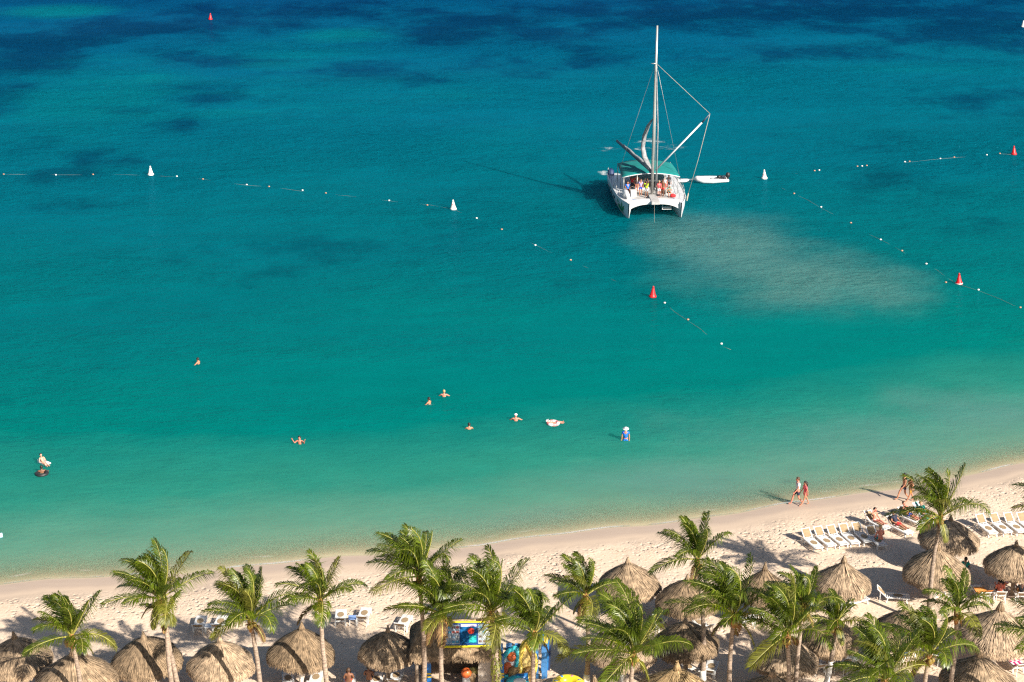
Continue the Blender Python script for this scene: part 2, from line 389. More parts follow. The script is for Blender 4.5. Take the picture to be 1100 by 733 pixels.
# ------------------------------------------------------------------ palms
WIND = Vector((-1, .25, 0)).normalized()
def frond(r, az, el, Lf, wind, droop, yellow):
    """one pinnate leaf: rachis curve with two rows of narrow leaflets"""
    n = 14
    d0 = Vector((math.cos(az) * math.cos(el), math.sin(az) * math.cos(el), math.sin(el)))
    pts = [Vector((0, 0, 0))]; tang = []
    for i in range(n):
        s_ = (i + .5) / n
        d = d0 + Vector((0, 0, -1)) * (droop * s_ ** 1.5) + WIND * (wind * s_ ** 1.2)
        d.normalize(); tang.append(d); pts.append(pts[-1] + d * (Lf / n))
    mb = MB(); mb.cur = 1
    mb.tube(pts, [.042 * (1 - .85 * i / n) + .006 for i in range(n + 1)], 5)
    mb.cur = 0
    side0 = d0.cross(Vector((0, 0, 1)))
    if side0.length < .05: side0 = Vector((-math.sin(az), math.cos(az), 0))
    side0.normalize(); K = 58
    gap = [r.random() < .06 for _ in range(K)]
    for k in range(K):
        s_ = .16 + .84 * (k + .5) / K
        f = s_ * n; i = min(int(f), n - 1); p = pts[i].lerp(pts[i + 1], f - i); t = tang[i]
        side = (side0 - t * side0.dot(t)).normalized(); upv = side.cross(t)
        if upv.z < 0: upv = -upv
        ll = Lf * .31 * (math.sin(PI * min(1, (s_ * .80 + .18))) ** .7 + .12) * r.uniform(.82, 1.12)
        for sg in (-1, 1):
            if gap[k] and r.random() < .7: continue
            fw = .75 + .7 * s_
            d1 = (side * sg + t * fw + upv * .22 + WIND * .5 * wind).normalized()
            d1 = (d1 + Vector((r.uniform(-.12, .12), r.uniform(-.12, .12), r.uniform(-.12, .12)))).normalized()
            d2 = (d1 + Vector((0, 0, -1)) * r.uniform(.9, 1.8) + WIND * .5 * wind).normalized()
            a = p; bq = a + d1 * ll * .5; cq = bq + d2 * ll * .55
            wv = (t - d1 * t.dot(d1))
            wv = wv.normalized() if wv.length > 1e-4 else t
            w = .020 * r.uniform(.8, 1.2)
            mb.add([a - wv * w * .5, a + wv * w * .5, bq + wv * w, bq - wv * w, cq], [(0, 1, 2, 3), (3, 2, 4)])
    return mb

def palm(name_seed, crown_px, h, label, lean=(0, 0), nf=17, Lf=2.9, wind=.45, white=0, thick=.14, nuts=3, young=False, ghost=None, group='coconut palms along the beach'):
    r = random.Random(name_seed)
    g = on(crown_px[0], crown_px[1], h); top = Vector((g.x, g.y, g.z + h))
    base = Vector((g.x + lean[0], g.y + lean[1], 0)); base.z = gz(base.x, base.y)
    root = empty('palm_tree', base, 0, label, 'palm tree', group)
    T = top - base
    pts = []; rad = []; n = 26
    for i in range(n + 1):
        s_ = i / n; bow = math.sin(PI * s_) * .12
        p = Vector((T.x * s_ ** 1.4 + bow * r.uniform(.9, 1.1) * (1 if name_seed % 2 else -1), T.y * s_ ** 1.4, T.z * s_ - (.15 if i == 0 else 0)))
        pts.append(p); rad.append((thick * (1.0 - .35 * s_) + (.09 * math.exp(-s_ * 14))) * (1.05 if i % 2 else .97))
    MB().tube(pts, rad, 10).build('trunk', palm_trunk, root)
    if white:
        k = max(2, int(n * white / T.length))
        MB().tube(pts[:k + 1], [q + .012 for q in rad[:k + 1]], 10).build('painted_trunk_base', white_paint, root)
    tp = pts[-1]
    mb = MB(); mb.tube([tp + Vector((0, 0, -.55)), tp + Vector((0, 0, -.2)), tp + Vector((0, 0, .15)), tp + Vector((0, 0, .45))], [rad[-1] * 1.0, .15, .15, .05], 9)
    for k in range(9):
        a = r.uniform(0, 2 * PI)
        p0 = tp + Vector((.12 * math.cos(a), .12 * math.sin(a), -.15)); mb.tube([p0, p0 + Vector((.16 * math.cos(a), .16 * math.sin(a), r.uniform(-.45, .1)))], [.035, .012], 5)
    mb.build('crown_base', palm_fibre, root)
    if nuts:
        for k in range(nuts):
            a = r.uniform(-2.6, -.3)
            MB().ball(tp + Vector((.24 * math.cos(a), .24 * math.sin(a), -.12 + r.uniform(-.12, .1))), .12, 8, sc=(1, 1, 1.2)).build('coconut', nut_m, root)
    nf = int(nf * 1.12)
    for k in range(nf):
        s_ = (k + .5) / nf
        el = R(88 - 70 * s_ ** 1.25) + R(r.uniform(-7, 7)); az = k * 2.39996 + name_seed * 1.7 + r.uniform(-.25, .25)
        old = s_ > .86
        mb = frond(r, az, el, Lf * .95 * r.uniform(.85, 1.12) * (1 - .12 * (s_ < .12)), wind * r.uniform(.7, 1.3), r.uniform(.35, 1.0) + .4 * s_, old)
        o = mb.build('frond', [leaf_y if (old and r.random() < .55) or r.random() < .05 else leaf, rachis_m], root, loc=tp + Vector((0, 0, .12)))
        if old and o.data.materials[0] is leaf_y: o['label'] = 'yellowing old palm frond'
    for k in range(r.choice((1, 2, 2, 3)) if nf > 8 else 1):   # dead fronds hanging against the trunk
        mb = frond(r, r.uniform(0, 2 * PI), R(r.uniform(-35, -5)), Lf * r.uniform(.38, .6), .15, 2.2, True)
        o = mb.build('frond', [leaf_dead if k % 2 == 0 else leaf_y, rachis_m], root, loc=tp + Vector((0, 0, -.05)))
        if k % 2 == 0: o['label'] = 'dead brown palm frond hanging down'
    return root

palms = [
 (1, (77, 686), 5.5, 'leftmost palm in the photo, short, with a bare brown trunk over a thatched umbrella', dict(lean=(.15, 0), nf=15, Lf=2.6)),
 (2, (173, 646), 6.5, 'palm with a full dark green crown and leaning trunk, second crown from the left edge', dict(lean=(.75, -.1), nf=20)),
 (22, (178, 664), 5.6, 'low small-crowned palm with hanging fronds before the taller leaning full crowned palm', dict(lean=(.25, -.2), nf=6, Lf=1.7, wind=.2, nuts=0)),
 (3, (269, 668), 6.0, 'palm with a yellow hanging frond right of two white loungers on open sand', dict(lean=(.25, 0), nf=18)),
 (4, (344, 648), 6.3, 'upright fan crowned palm with orange neck by the peaked umbrella with dark finial', dict(lean=(.3, 0), nf=15, Lf=2.7)),
 (5, (450, 622), 7.2, 'tall palm standing highest of the cluster left of the kiosk banner', dict(lean=(.1, 0), nf=20, Lf=3.1)),
 (6, (475, 662), 6.0, 'palm with a slim trunk along the left edge of the kiosk banner', dict(lean=(.05, 0), nf=17, Lf=2.8)),
 (7, (528, 660), 6.5, 'thick trunked palm right of the kiosk banner with cut frond stubs', dict(lean=(.15, 0), nf=19, Lf=3.3, thick=.25)),
 (8, (574, 683), 6.0, 'dark trunked palm in front of the yellow inflatable boat', dict(lean=(.1, 0), nf=16, Lf=2.7)),
 (9, (629, 642), 5.0, 'palm with white painted foot left of the big windblown palm', dict(lean=(.1, 0), nf=14, Lf=2.5, white=.6)),
 (10, (680, 705), 5.4, 'wide windblown palm low in the frame centre with yellow arching ribs', dict(lean=(.1, 0), nf=22, Lf=3.5, wind=.6)),
 (11, (749, 604), 7.0, 'tall thin palm with white painted trunk foot and sparse crown against the sand', dict(lean=(.5, 0), nf=12, Lf=2.6, white=.9, wind=.35)),
 (12, (788, 664), 6.0, 'wide palm right of the thin white footed palm, its long fronds swept left', dict(lean=(.08, 0), nf=20, Lf=3.3, wind=.6)),
 (13, (846, 684), 6.0, 'palm with a long frond hanging to the lower left, orange neck', dict(lean=(.15, 0), nf=16, Lf=3.0, wind=.55)),
 (14, (863, 656), 6.2, 'slim bright upright-crowned palm right of the palm with the hanging lower left frond', dict(lean=(-.05, 0), nf=14, Lf=2.4)),
 (15, (898, 672), 3.9, 'small palm with a leaning trunk whose lower half is painted white', dict(lean=(-.45, -.3), nf=11, Lf=1.9, white=2.0, wind=.3)),
 (16, (1010, 558), 6.4, 'palm rising between two thatched umbrellas at the right, nearest to the water', dict(lean=(-.1, 0), nf=16, Lf=3.1, wind=.4)),
 (17, (1028, 660), 6.0, 'slender palm with a small crown in front of the twin peaked umbrella', dict(lean=(-.1, 0), nf=11, Lf=2.3, wind=.3)),
 (18, (998, 705), 5.5, 'palm with yellow rib and orange neck at lower right, left of the slender palm', dict(lean=(.0, 0), nf=16, Lf=2.8, wind=.6)),
 (19, (950, 732), 5.5, 'dark palm cut by the bottom edge left of the palm with the yellow rib', dict(lean=(.1, 0), nf=18, Lf=2.9, wind=.5)),
 (20, (1136, 552), 5.8, 'palm beyond the right edge, only a dark frond tip in view beside the loungers', dict(lean=(.1, 0), nf=16, Lf=3.0, wind=.3)),
 (21, (1130, 700), 5.8, 'palm beyond the lower right edge, a curved frond reaching over the twin peaked umbrella', dict(lean=(.1, 0), nf=16, Lf=3.0, wind=.3)),
]
for sd, cp_, h, lab, kw in palms:
    pr = palm(sd, cp_, h, lab, **kw)
    if sd == 7:      # vine leaves clinging to the thick trunk, cut frond stubs under the crown
        r = random.Random(77); vn = MB(); tz = h - .5
        for k in range(260):
            z = r.uniform(1.4, tz); a = r.uniform(-2.6, .2); rr_ = .25 * (1 - .3 * z / h) + r.uniform(.02, .10); f_ = z / h
            c_ = Vector((-.15 * f_ ** 1.4 + .12 * math.sin(PI * f_) + rr_ * math.cos(a), rr_ * math.sin(a), z)); u_ = Vector((-math.sin(a), math.cos(a), 0)) * r.uniform(.03, .07); d_ = Vector((math.cos(a) * .06, math.sin(a) * .06, -r.uniform(.08, .2)))
            vn.add([c_ - u_, c_ + u_, c_ + d_ + u_ * .2, c_ + d_ - u_ * .2], [(0, 1, 2, 3)])
        vn.build('trunk_vine', leaf_y, pr)
        for a, l_ in ((PI, .75), (-2.2, .45), (-.3, .3)):
            MB().tube([(-.15, 0, h - .25), (-.15 + l_ * math.cos(a), l_ * math.sin(a), h - .25 - .1 * l_)], [.09, .06], 7).build('frond_stub', mat('cut_stub', (.42, .27, .20), .9, .15), pr)

# ------------------------------------------------------------------ thatched umbrellas
def thatch_surface(P, Nrm, nu, nv, nblades, r, wblade=.03, ln=(.18, .38), lift=.05, layers=0):
    """solid shell plus loose strands along the slope. P(u,v): u around 0..1, v ridge 0 .. eave 1"""
    mb = MB(); vs = []; fs = []
    for side in (0, 1):
        for j in range(nv + 1):
            for i in range(nu):
                u, v = i / nu, j / nv; q = P(u, v)
                q = q + Nrm(u, v) * (.02 * mnoise.noise(q * 5)) + Vector((0, 0, .05 * mnoise.noise(q * 2.2)))
                if side: q = q + Vector((0, 0, -.13))
                vs.append(q)
    o = (nv + 1) * nu
    for j in range(nv):
        for i in range(nu):
            a, b_, c_, d_ = j * nu + i, j * nu + (i + 1) % nu, (j + 1) * nu + (i + 1) % nu, (j + 1) * nu + i
            fs.append((a, d_, c_, b_)); fs.append((o + a, o + b_, o + c_, o + d_))
    for i in range(nu):
        a, b_ = nv * nu + i, nv * nu + (i + 1) % nu; fs.append((a, o + a, o + b_, b_))
    mb.add(vs, fs)
    for k in range(nblades):
        u = r.random(); v0 = math.sqrt(r.uniform(.0, 1.0)) * .98
        if r.random() < .2: v0 = r.uniform(.8, .99)
        v1 = min(v0 + r.uniform(*ln), 1.16); du = r.gauss(0, .006)
        a = P(u, v0); nn = Nrm(u, v0); c_ = P(u + du, min(v1, 1.0)) + nn * lift * r.uniform(.2, 1.3)
        if v1 > 1: c_ = c_ + Vector((nn.x * .15, nn.y * .15, -1)).normalized() * (v1 - 1) * r.uniform(.8, 2.6)
        a = a + nn * .012; t = (c_ - a)
        if t.length < .02: continue
        wv = t.cross(nn)
        if wv.length < 1e-5: continue
        wv = wv.normalized() * wblade * r.uniform(.6, 1.4); mid_ = (a + c_) / 2 + nn * .02
        mb.add([a - wv * .5, a + wv * .5, mid_ + wv, mid_ - wv, c_ + wv * .4, c_ - wv * .4], [(0, 1, 2, 3), (3, 2, 4, 5)])
    return mb
def cone_fun(Rr, Hh, pw, r):
    ph = [r.uniform(0, 6.28) for _ in range(3)]
    def P(u, v):
        a = 2 * PI * u; w = 1 + .035 * math.sin(3 * a + ph[0]) + .03 * math.sin(5 * a + ph[1]) + .02 * math.sin(9 * a + ph[2])
        rr = Rr * (.03 + .97 * v) * (1 + (w - 1) * v)
        return Vector((rr * math.cos(a), rr * math.sin(a), Hh * (1 - v ** pw) - .03 * v ** 6))
    def Nn(u, v):
        a = 2 * PI * u; sl = Hh * pw * max(v, .1) ** (pw - 1) / Rr
        return Vector((math.cos(a) * sl, math.sin(a) * sl, 1)).normalized()
    return P, Nn
PAL = []
for k, (pw, Hh, mt) in enumerate([(1.06, 1.25, thatch), (.98, 1.38, thatch), (1.22, 1.18, thatch), (.80, 1.45, thatch), (1.0, 1.35, thatch_dry)]):
    r = random.Random(100 + k); P, Nn = cone_fun(1.0, 1.0, pw, r)
    P, Nn = cone_fun(1.75, Hh, pw, r)
    roof = thatch_surface(P, Nn, 56, 12, 4200, r, wblade=.022, ln=(.22, .6), lift=.075)
    tip = MB(); tip.tube([(0, 0, Hh - .12), (.01, 0, Hh + .12), (0, .01, Hh + .18), (.01, .01, Hh + .30)], [.17, .08, .07, .045], 9)
    for q in range(36):
        a = r.uniform(0, 6.28); tip.tube([(.06 * math.cos(a), .06 * math.sin(a), Hh + .24), (.2 * math.cos(a), .2 * math.sin(a), Hh - r.uniform(.1, .3))], [.02, .012], 4)
        if q % 3 == 0: tip.tube([(.04 * math.cos(a), .04 * math.sin(a), Hh + .3), (.07 * math.cos(a), .07 * math.sin(a), Hh + r.uniform(.3, .4))], [.018, .004], 4)
    post = MB().tube([(0, 0, -.4), (0, 0, 1.0), (0, 0, 1.95 + Hh - .2)], [.13, .115, .08], 10)
    shelf = MB().lathe([(.13, .92), (.42, .92), (.44, .95), (.42, .98), (.13, .98)], n=18)
    frame = MB()
    for q in range(8):
        a = 2 * PI * q / 8; frame.tube([(.1 * math.cos(a), .1 * math.sin(a), 1.5), (1.5 * math.cos(a), 1.5 * math.sin(a), 1.93)], .03, 5)
    o1 = roof.build('thatched_roof', mt, None, loc=(0, 0, 1.95)); o2 = tip.build('finial', mt, o1)
    o3 = post.build('post', white_paint if k in (0, 1, 3) else wood_post); o4 = frame.build('roof_strut', wood_post)
    o5 = shelf.build('round_shelf', wood_post)
    PAL.append((o1, o3, o4, o5))
used_pal = set()
def palapa(px, py, rpx, var, label, rot=None):
    """rim centre pixel, rim radius in pixels"""
    g = on(px, py, 1.95)
    depth = g.y * CP + (CAM_H - g.z - 1.95) * SP
    rr = rpx * depth / FPX; s = rr / 1.78
    root = empty('beach_umbrella', g, rng.uniform(0, 6.28) if rot is None else rot, label, 'beach umbrella', 'thatched umbrellas on the beach')
    for o in PAL[var]:
        if var in used_pal:
            c = o.copy(); COL.objects.link(c)
            for ch in o.children: cc = ch.copy(); COL.objects.link(cc); cc.parent = c
        else: c = o
        c.parent = root
        if c.name.startswith('thatched_roof'): c.scale = (s, s, (.5 + .5 * s))
    root.rotation_euler = (rng.uniform(-.045, .045), rng.uniform(-.045, .045), root.rotation_euler.z)
    used_pal.add(var); return root
for (px, py, rp, v, lab) in [
    (20, 708, 37, 0, 'grey thatched umbrella cut by the left edge of the photo'),
    (82, 729, 43, 1, 'wide thatched umbrella under the leftmost palm, cut by the bottom edge'),
    (159, 707, 38, 2, 'rounded thatched umbrella barred by trunk shadows, behind the leaning full crowned palm'),
    (237, 710, 35, 0, 'thatched umbrella just below the pair of loungers with a white side table'),
    (322, 700, 36, 1, 'peaked thatched umbrella with a dark finial and one dark shadow bar down its front'),
    (416, 700, 32, 2, 'dark round topped thatched umbrella left of the kiosk'),
    (676, 627, 34, 1, 'light grey thatched umbrella standing alone on open sand above the big windblown palm'),
    (738, 643, 33, 0, 'thatched umbrella half hidden by the palms right of the lone light grey umbrella'),
    (738, 690, 35, 2, 'mottled thatched umbrella crossed by the thin white footed palm trunk'),
    (724, 745, 43, 4, 'straw coloured thatched umbrella with ribbed top at the bottom edge'),
    (668, 697, 37, 0, 'thatched umbrella behind the big windblown palm, only its sides showing'),
    (641, 757, 38, 0, 'thatched umbrella at the bottom edge of which just the tip shows'),
    (820, 634, 30, 3, 'slim pointed thatched umbrella behind the palm crowns left of the row of five loungers'),
    (904, 626, 31, 3, 'peaked thatched umbrella right below the row of five loungers'),
    (844, 708, 35, 0, 'shaded thatched umbrella behind the palm with the hanging lower left frond'),
    (892, 686, 32, 2, 'thatched umbrella behind the small palm with the white leaning trunk'),
    (827, 750, 40, 3, 'thatched umbrella whose pointed tip pokes up at the bottom edge'),
    (1019, 579, 32, 2, 'thatched umbrella at the water side behind the right hand palm trunk'),
    (1006, 612, 35, 1, 'straw topped thatched umbrella directly below the water side umbrella, crossed by the same palm trunk'),
    (1091, 606, 32, 2, 'dark thatched umbrella with a small finial at the right edge over the seated bathers'),
    (1070, 681, 42, 3, 'big shaggy peaked thatched umbrella at the right edge'),
    (1050, 731, 40, 1, 'pale thatched umbrella at the bottom right corner, in front of the big shaggy one'),
    (972, 676, 32, 0, 'grey thatched umbrella hidden behind the lower right palms'),
    (950, 752, 36, 0, 'thatched umbrella below the dark palm at the bottom edge')]:
    palapa(px, py, rp, v, lab)

# ------------------------------------------------------------------ sun loungers and tables
def make_lounger():
    root = empty('sun_lounger')
    f = MB()
    for sx in (-1, 1):
        f.bar((sx * .31, -.12, .33), (sx * .31, 1.32, .31), .05, .07)
    f.box((0, 1.31, .31), (.58, .05, .06)); f.box((0, -.10, .31), (.57, .05, .05))
    f.build('frame', white_plastic, root, 'auto')
    for sx in (-1, 1):
        for y, dy in ((.02, -.10), (1.12, .08)):
            MB().bar((sx * .31, y + dy, -.03), (sx * .31, y, .31), .06, .06).build('leg', white_plastic, root, False)
    s = MB()
    for k in range(12): s.box((0, -.02 + k * .112, .365), (.60, .060, .022))
    st_ = s.build('seat', white_plastic, root, False)
    pd = MB(); n_ = 18; rp_ = [(.20 * math.cos(2 * PI * k / n_), .62 + .30 * math.sin(2 * PI * k / n_)) for k in range(n_)]
    pd.add([(x, y, .378) for x, y in rp_] + [(x, y, .392) for x, y in rp_], [tuple(reversed(range(n_))), tuple(range(n_, 2 * n_))] + [(k, (k + 1) % n_, n_ + (k + 1) % n_, n_ + k) for k in range(n_)])
    pd.build('seat_panel', tan_sling, st_, False)
    b_ = MB(); a = R(42); dy, dz = -math.cos(a), math.sin(a); M = Matrix.Rotation(-(PI / 2 - a) - PI / 2 + PI, 3, 'X')
    def bp_(t): return Vector((0, -.12 + dy * t, .37 + dz * t))
    for sx in (-1, 1): b_.bar(bp_(0) + Vector((sx * .29, 0, 0)), bp_(.72) + Vector((sx * .29, 0, 0)), .06, .045)
    for t in (.04, .69): b_.bar(bp_(t) + Vector((-.27, 0, 0)), bp_(t) + Vector((.27, 0, 0)), .07, .028)
    bb = b_.build('backrest', white_plastic, root, False)
    pn = MB(); n0 = Vector((0, dz, -dy))
    ring = [bp_(.37) + Vector((.255 * math.copysign(abs(math.cos(q)) ** .6, math.cos(q)), 0, 0)) + Vector((0, dy, dz)) * (.31 * math.copysign(abs(math.sin(q)) ** .6, math.sin(q))) for q in [2 * PI * k / 20 for k in range(20)]]
    pn.add([p + n0 * .012 for p in ring] + [p - n0 * .012 for p in ring],
           [tuple(range(20)), tuple(reversed(range(20, 40)))] + [(k, 20 + k, 20 + (k + 1) % 20, (k + 1) % 20) for k in range(20)])
    pn.build('back_panel', tan_sling, bb, False)
    for sx in (-1, 1): MB().bar(bp_(.45) + Vector((sx * .28, -.0, 0)), Vector((sx * .28, -.46, -.02)), .035, .035).build('back_leg', white_plastic, root, False)
    return root
LN = make_lounger(); ln_used = [False]
def lounger(px, py, rz, label, group='white sun loungers on the sand', world=None):
    g = world if world is not None else on(px, py)
    o = LN if not ln_used[0] else copy_tree(LN); ln_used[0] = True
    o.location = (g.x, g.y, gz(g.x, g.y) + .02); o.rotation_euler = (0, 0, rz + rng.uniform(-.05, .05)); o.scale = (.92, .92, .92); tag(o, label, 'sun lounger', group)
    return o
ordn = ['leftmost', 'second from the left', 'middle', 'fourth from the left', 'rightmost']
for k, (px, py) in enumerate([(869, 584.5), (882.5, 582.5), (896, 581), (909, 579.5), (923, 578)]):
    lounger(px, py, R(199), ordn[k] + ' lounger of the row of five empty ones facing the sea')
lounger(938, 582, R(195), 'white lounger with bare backed man, right end of the row of five')
for k, (px, py) in enumerate([(1056, 569), (1071, 568), (1086, 567.5), (1100, 567)]):
    lounger(px, py, R(199), ['first', 'second', 'third', 'last'][k] + ' white lounger from the left in the row at the right edge')
lounger(214, 679, R(4), 'white lounger left of the small white table on open sand')
lounger(235, 679, R(-5), 'white lounger right of the small white table, half behind the thatched umbrella tip')
lounger(366, 672, R(6), 'white lounger left of the blue topped table in palm shadow')
lounger(390, 670, R(-3), 'white lounger right of the blue topped table in palm shadow')
lounger(432, 678, R(-12), 'white lounger with a raised narrow back between the dark round umbrella and the kiosk')
lounger(310, 741, R(6), 'white lounger under the peaked umbrella with dark finial, left of its post')
lounger(338, 740, R(0), 'white lounger under the peaked umbrella with dark finial, right of its post')
lounger(376, 742, R(6), 'white lounger with a seated brown haired bather left of the dark round umbrella')
lounger(404, 742, R(0), 'white lounger at the foot of the dark round umbrella, left of its post')
lounger(424, 738, R(-8), 'white lounger at the foot of the dark round umbrella, right of its post')
lounger(249, 742, R(5), 'white lounger at the bottom edge under the umbrella left of the peaked one')
lounger(762, 728, R(-18), 'white lounger right of the white painted palm foot')
lounger(747, 727, R(40), 'white lounger tipped against the straw umbrella, left of the white palm foot')
lounger(803, 672, R(10), 'white lounger glimpsed under the wide palm with fronds swept left, left one')
lounger(812, 668, R(20), 'white lounger glimpsed under the wide palm with fronds swept left, right one')
lounger(757, 680, R(20), 'white lounger behind the mottled umbrella crossed by the thin palm')
lounger(703, 678, R(-30), 'white lounger between the windblown palm and the mottled umbrella')
lounger(879, 722, R(8), 'white lounger beside the post of the umbrella with the white leaning palm')
lounger(905, 722, R(-35), 'white lounger right of the leaning white trunk')
lounger(912, 652, R(-60), 'white lounger poking out under the umbrella below the row of five')
lounger(953, 645, R(-97), 'white lounger lying sideways on bare sand left of the lower right palms')
lounger(1055, 645, R(5), 'white lounger draped with an orange towel')
lounger(1073, 644, R(-4), 'white lounger carrying the bather in coral')
lounger(1096, 645, R(-2), 'white lounger of the dark haired bather at the right edge')
lounger(1093, 722, R(12), 'white lounger draped with a magenta towel at the right edge')
lounger(1003, 712, R(-20), 'white lounger right of the palm with the yellow rib')
lounger(977, 706, R(15), 'white lounger in the shade left of the palm with the yellow rib')
lounger(1010, 641, R(20), 'white lounger in the shade behind the slender palm')
wl1 = lounger(938, 565, R(212), 'white lounger of the woman holding her hand to her head')
wl2 = lounger(962, 570, R(212), 'white lounger of the bather in a dark shirt')
wl3 = lounger(974, 560, R(217), 'white lounger of the sunbather in bright blue shorts')
wl4 = lounger(992, 560, R(215), 'white lounger with striped towel left of the water side umbrella')

def table(px, py, label, top):
    g = on(px, py); root = empty('side_table', g, R(5), label, 'side table', 'small tables between loungers')
    MB().box((0, 0, .44), (.46, .46, .035)).build('table_top', top, root, False)
    for sx in (-1, 1):
        for sy in (-1, 1): MB().bar((sx * .18, sy * .18, -.03), (sx * .17, sy * .17, .42), .045, .045).build('leg', white_plastic, root, False)
blue_top = mat('blue_table_top', (.22, .34, .62), .5, .06)
table(225, 680, 'small white side table between the two loungers on open sand', white_plastic)
table(379, 671, 'small table with a blue top between two loungers in palm shadow', blue_top)

# towels
def towel(px, py, h, label, cols, rz=0, world=None):
    g = on(px, py, 0) if world is None else world
    mb = MB(); nx, ny = 10, 16; vs = []; a = R(42)
    for j in range(ny + 1):
        t = j / ny * 1.7
        for i in range(nx + 1):
            x = (i / nx - .5) * .62
            if t < .85: y, z = -.12 - math.cos(a) * (.85 - t), .40 + math.sin(a) * (.85 - t)
            else: y, z = -.12 + (t - .85), .40
            vs.append((x, y, z + .015 * math.sin(7 * x + 5 * t)))
    fs = []
    for j in range(ny):
        for i in range(nx):
            q = j * (nx + 1) + i; fs.append((q, q + 1, q + nx + 2, q + nx + 1))
    n = len(vs); off = Vector((0, -.02, -.012))
    mb.add(vs, []); 
    for j in range(ny):
        for i in range(nx):
            mb.cur = ((i // 2) + (j // 3)) % len(cols) if len(cols) > 1 else 0
            q = j * (nx + 1) + i; mb.f.append([q, q + 1, q + nx + 2, q + nx + 1]); mb.mi.append(mb.cur)
    vs2 = [(p[0], p[1] - .014, p[2] + .016) for p in vs]; base = len(mb.v); mb.v.extend(vs2)
    for j in range(ny):
        for i in range(nx):
            mb.cur = ((i // 2) + (j // 3)) % len(cols) if len(cols) > 1 else 0
            q = base + j * (nx + 1) + i; mb.f.append([q, q + nx + 1, q + nx + 2, q + 1]); mb.mi.append(mb.cur)
    o = mb.build('beach_towel', cols, None, True, loc=(g.x, g.y, gz(g.x, g.y) + .05)); o.rotation_euler = (0, 0, rz)
    return tag(o, label, 'towel', 'towels on loungers')
C_ = lambda n, c, r=.8: mat(n, c, r, .08)
orange_t = C_('orange_cloth', (.75, .30, .07)); magenta_t = C_('magenta_cloth', (.50, .02, .16)); white_t = C_('white_cloth', (.72, .72, .74))
navy_t = C_('dark_navy_cloth', (.015, .018, .045)); blue_t = C_('bright_blue_cloth', (.01, .16, .75)); royal_t = C_('royal_blue_cloth', (.02, .05, .42))
pink_t = C_('pink_red_cloth', (.62, .09, .11)); teal_t = C_('teal_cloth', (.0, .28, .24)); gold_t = C_('mustard_cloth', (.50, .26, .04)); grey_t = C_('grey_cloth', (.42, .42, .46))
lime_t = C_('lime_cloth', (.48, .72, .02)); red_t = C_('red_cloth', (.60, .02, .025)); lav_t = C_('lavender_cloth', (.38, .32, .58)); black_t = C_('black_cloth', (.012, .012, .014)); coral_t = C_('coral_cloth', (.68, .17, .11))
towel(1055, 645, 0, 'orange towel spread over the back of a white lounger', [orange_t], R(5))
towel(1093, 722, 0, 'magenta and white checked towel over a lounger at the right edge', [magenta_t, white_t], R(12))
w4 = wl4.location.copy(); towel(0, 0, 0, 'pale striped towel on the lounger left of the water side umbrella', [white_t, grey_t, teal_t], R(215), world=w4)

# ------------------------------------------------------------------ people
skins = {'fair': C_('skin_fair', (.60, .31, .21), .55), 'tan': C_('skin_tan', (.46, .20, .115), .55), 'red': C_('skin_sunburnt', (.58, .21, .14), .55), 'brown': C_('skin_brown', (.20, .085, .045), .55)}
hairs = {'dark': C_('dark_hair', (.015, .011, .009), .6), 'brown': C_('brown_hair', (.07, .035, .018), .6), 'blond': C_('fair_hair', (.42, .28, .13), .6), 'grey': C_('grey_hair', (.42, .40, .38), .6)}
def skin_obj(name, nd, edges, root, m, parent, sub=1, extra=None):
    ks = list(nd); me = bpy.data.meshes.new(name)
    me.from_pydata([nd[k][0] for k in ks], [(ks.index(a), ks.index(b_)) for a, b_ in edges], [])
    o = bpy.data.objects.new('tmp', me); COL.objects.link(o)
    md = o.modifiers.new('s', 'SKIN'); md.use_smooth_shade = True
    sv = me.skin_vertices[0].data
    for i, k in enumerate(ks):
        r_ = nd[k][1]; sv[i].radius = r_ if isinstance(r_, tuple) else (r_, r_); sv[i].use_root = (k == root)
    o.modifiers.new('u', 'SUBSURF').levels = sub
    dg = bpy.context.evaluated_depsgraph_get(); dg.update()
    ev = bpy.data.meshes.new_from_object(o.evaluated_get(dg)); bpy.data.objects.remove(o); bpy.data.meshes.remove(me)
    if extra:
        bm = bmesh.new(); bm.from_mesh(ev); em = bpy.data.meshes.new('e'); em.from_pydata(extra.v, [], extra.f); bm.from_mesh(em)
        bmesh.ops.recalc_face_normals(bm, faces=bm.faces); bm.to_mesh(ev); bm.free(); bpy.data.meshes.remove(em)
    ev.materials.clear(); ev.materials.append(m); ev.name = name
    ev.polygons.foreach_set('use_smooth', [True] * len(ev.polygons))
    ob = bpy.data.objects.new(name, ev); COL.objects.link(ob); ob.parent = parent
    return ob
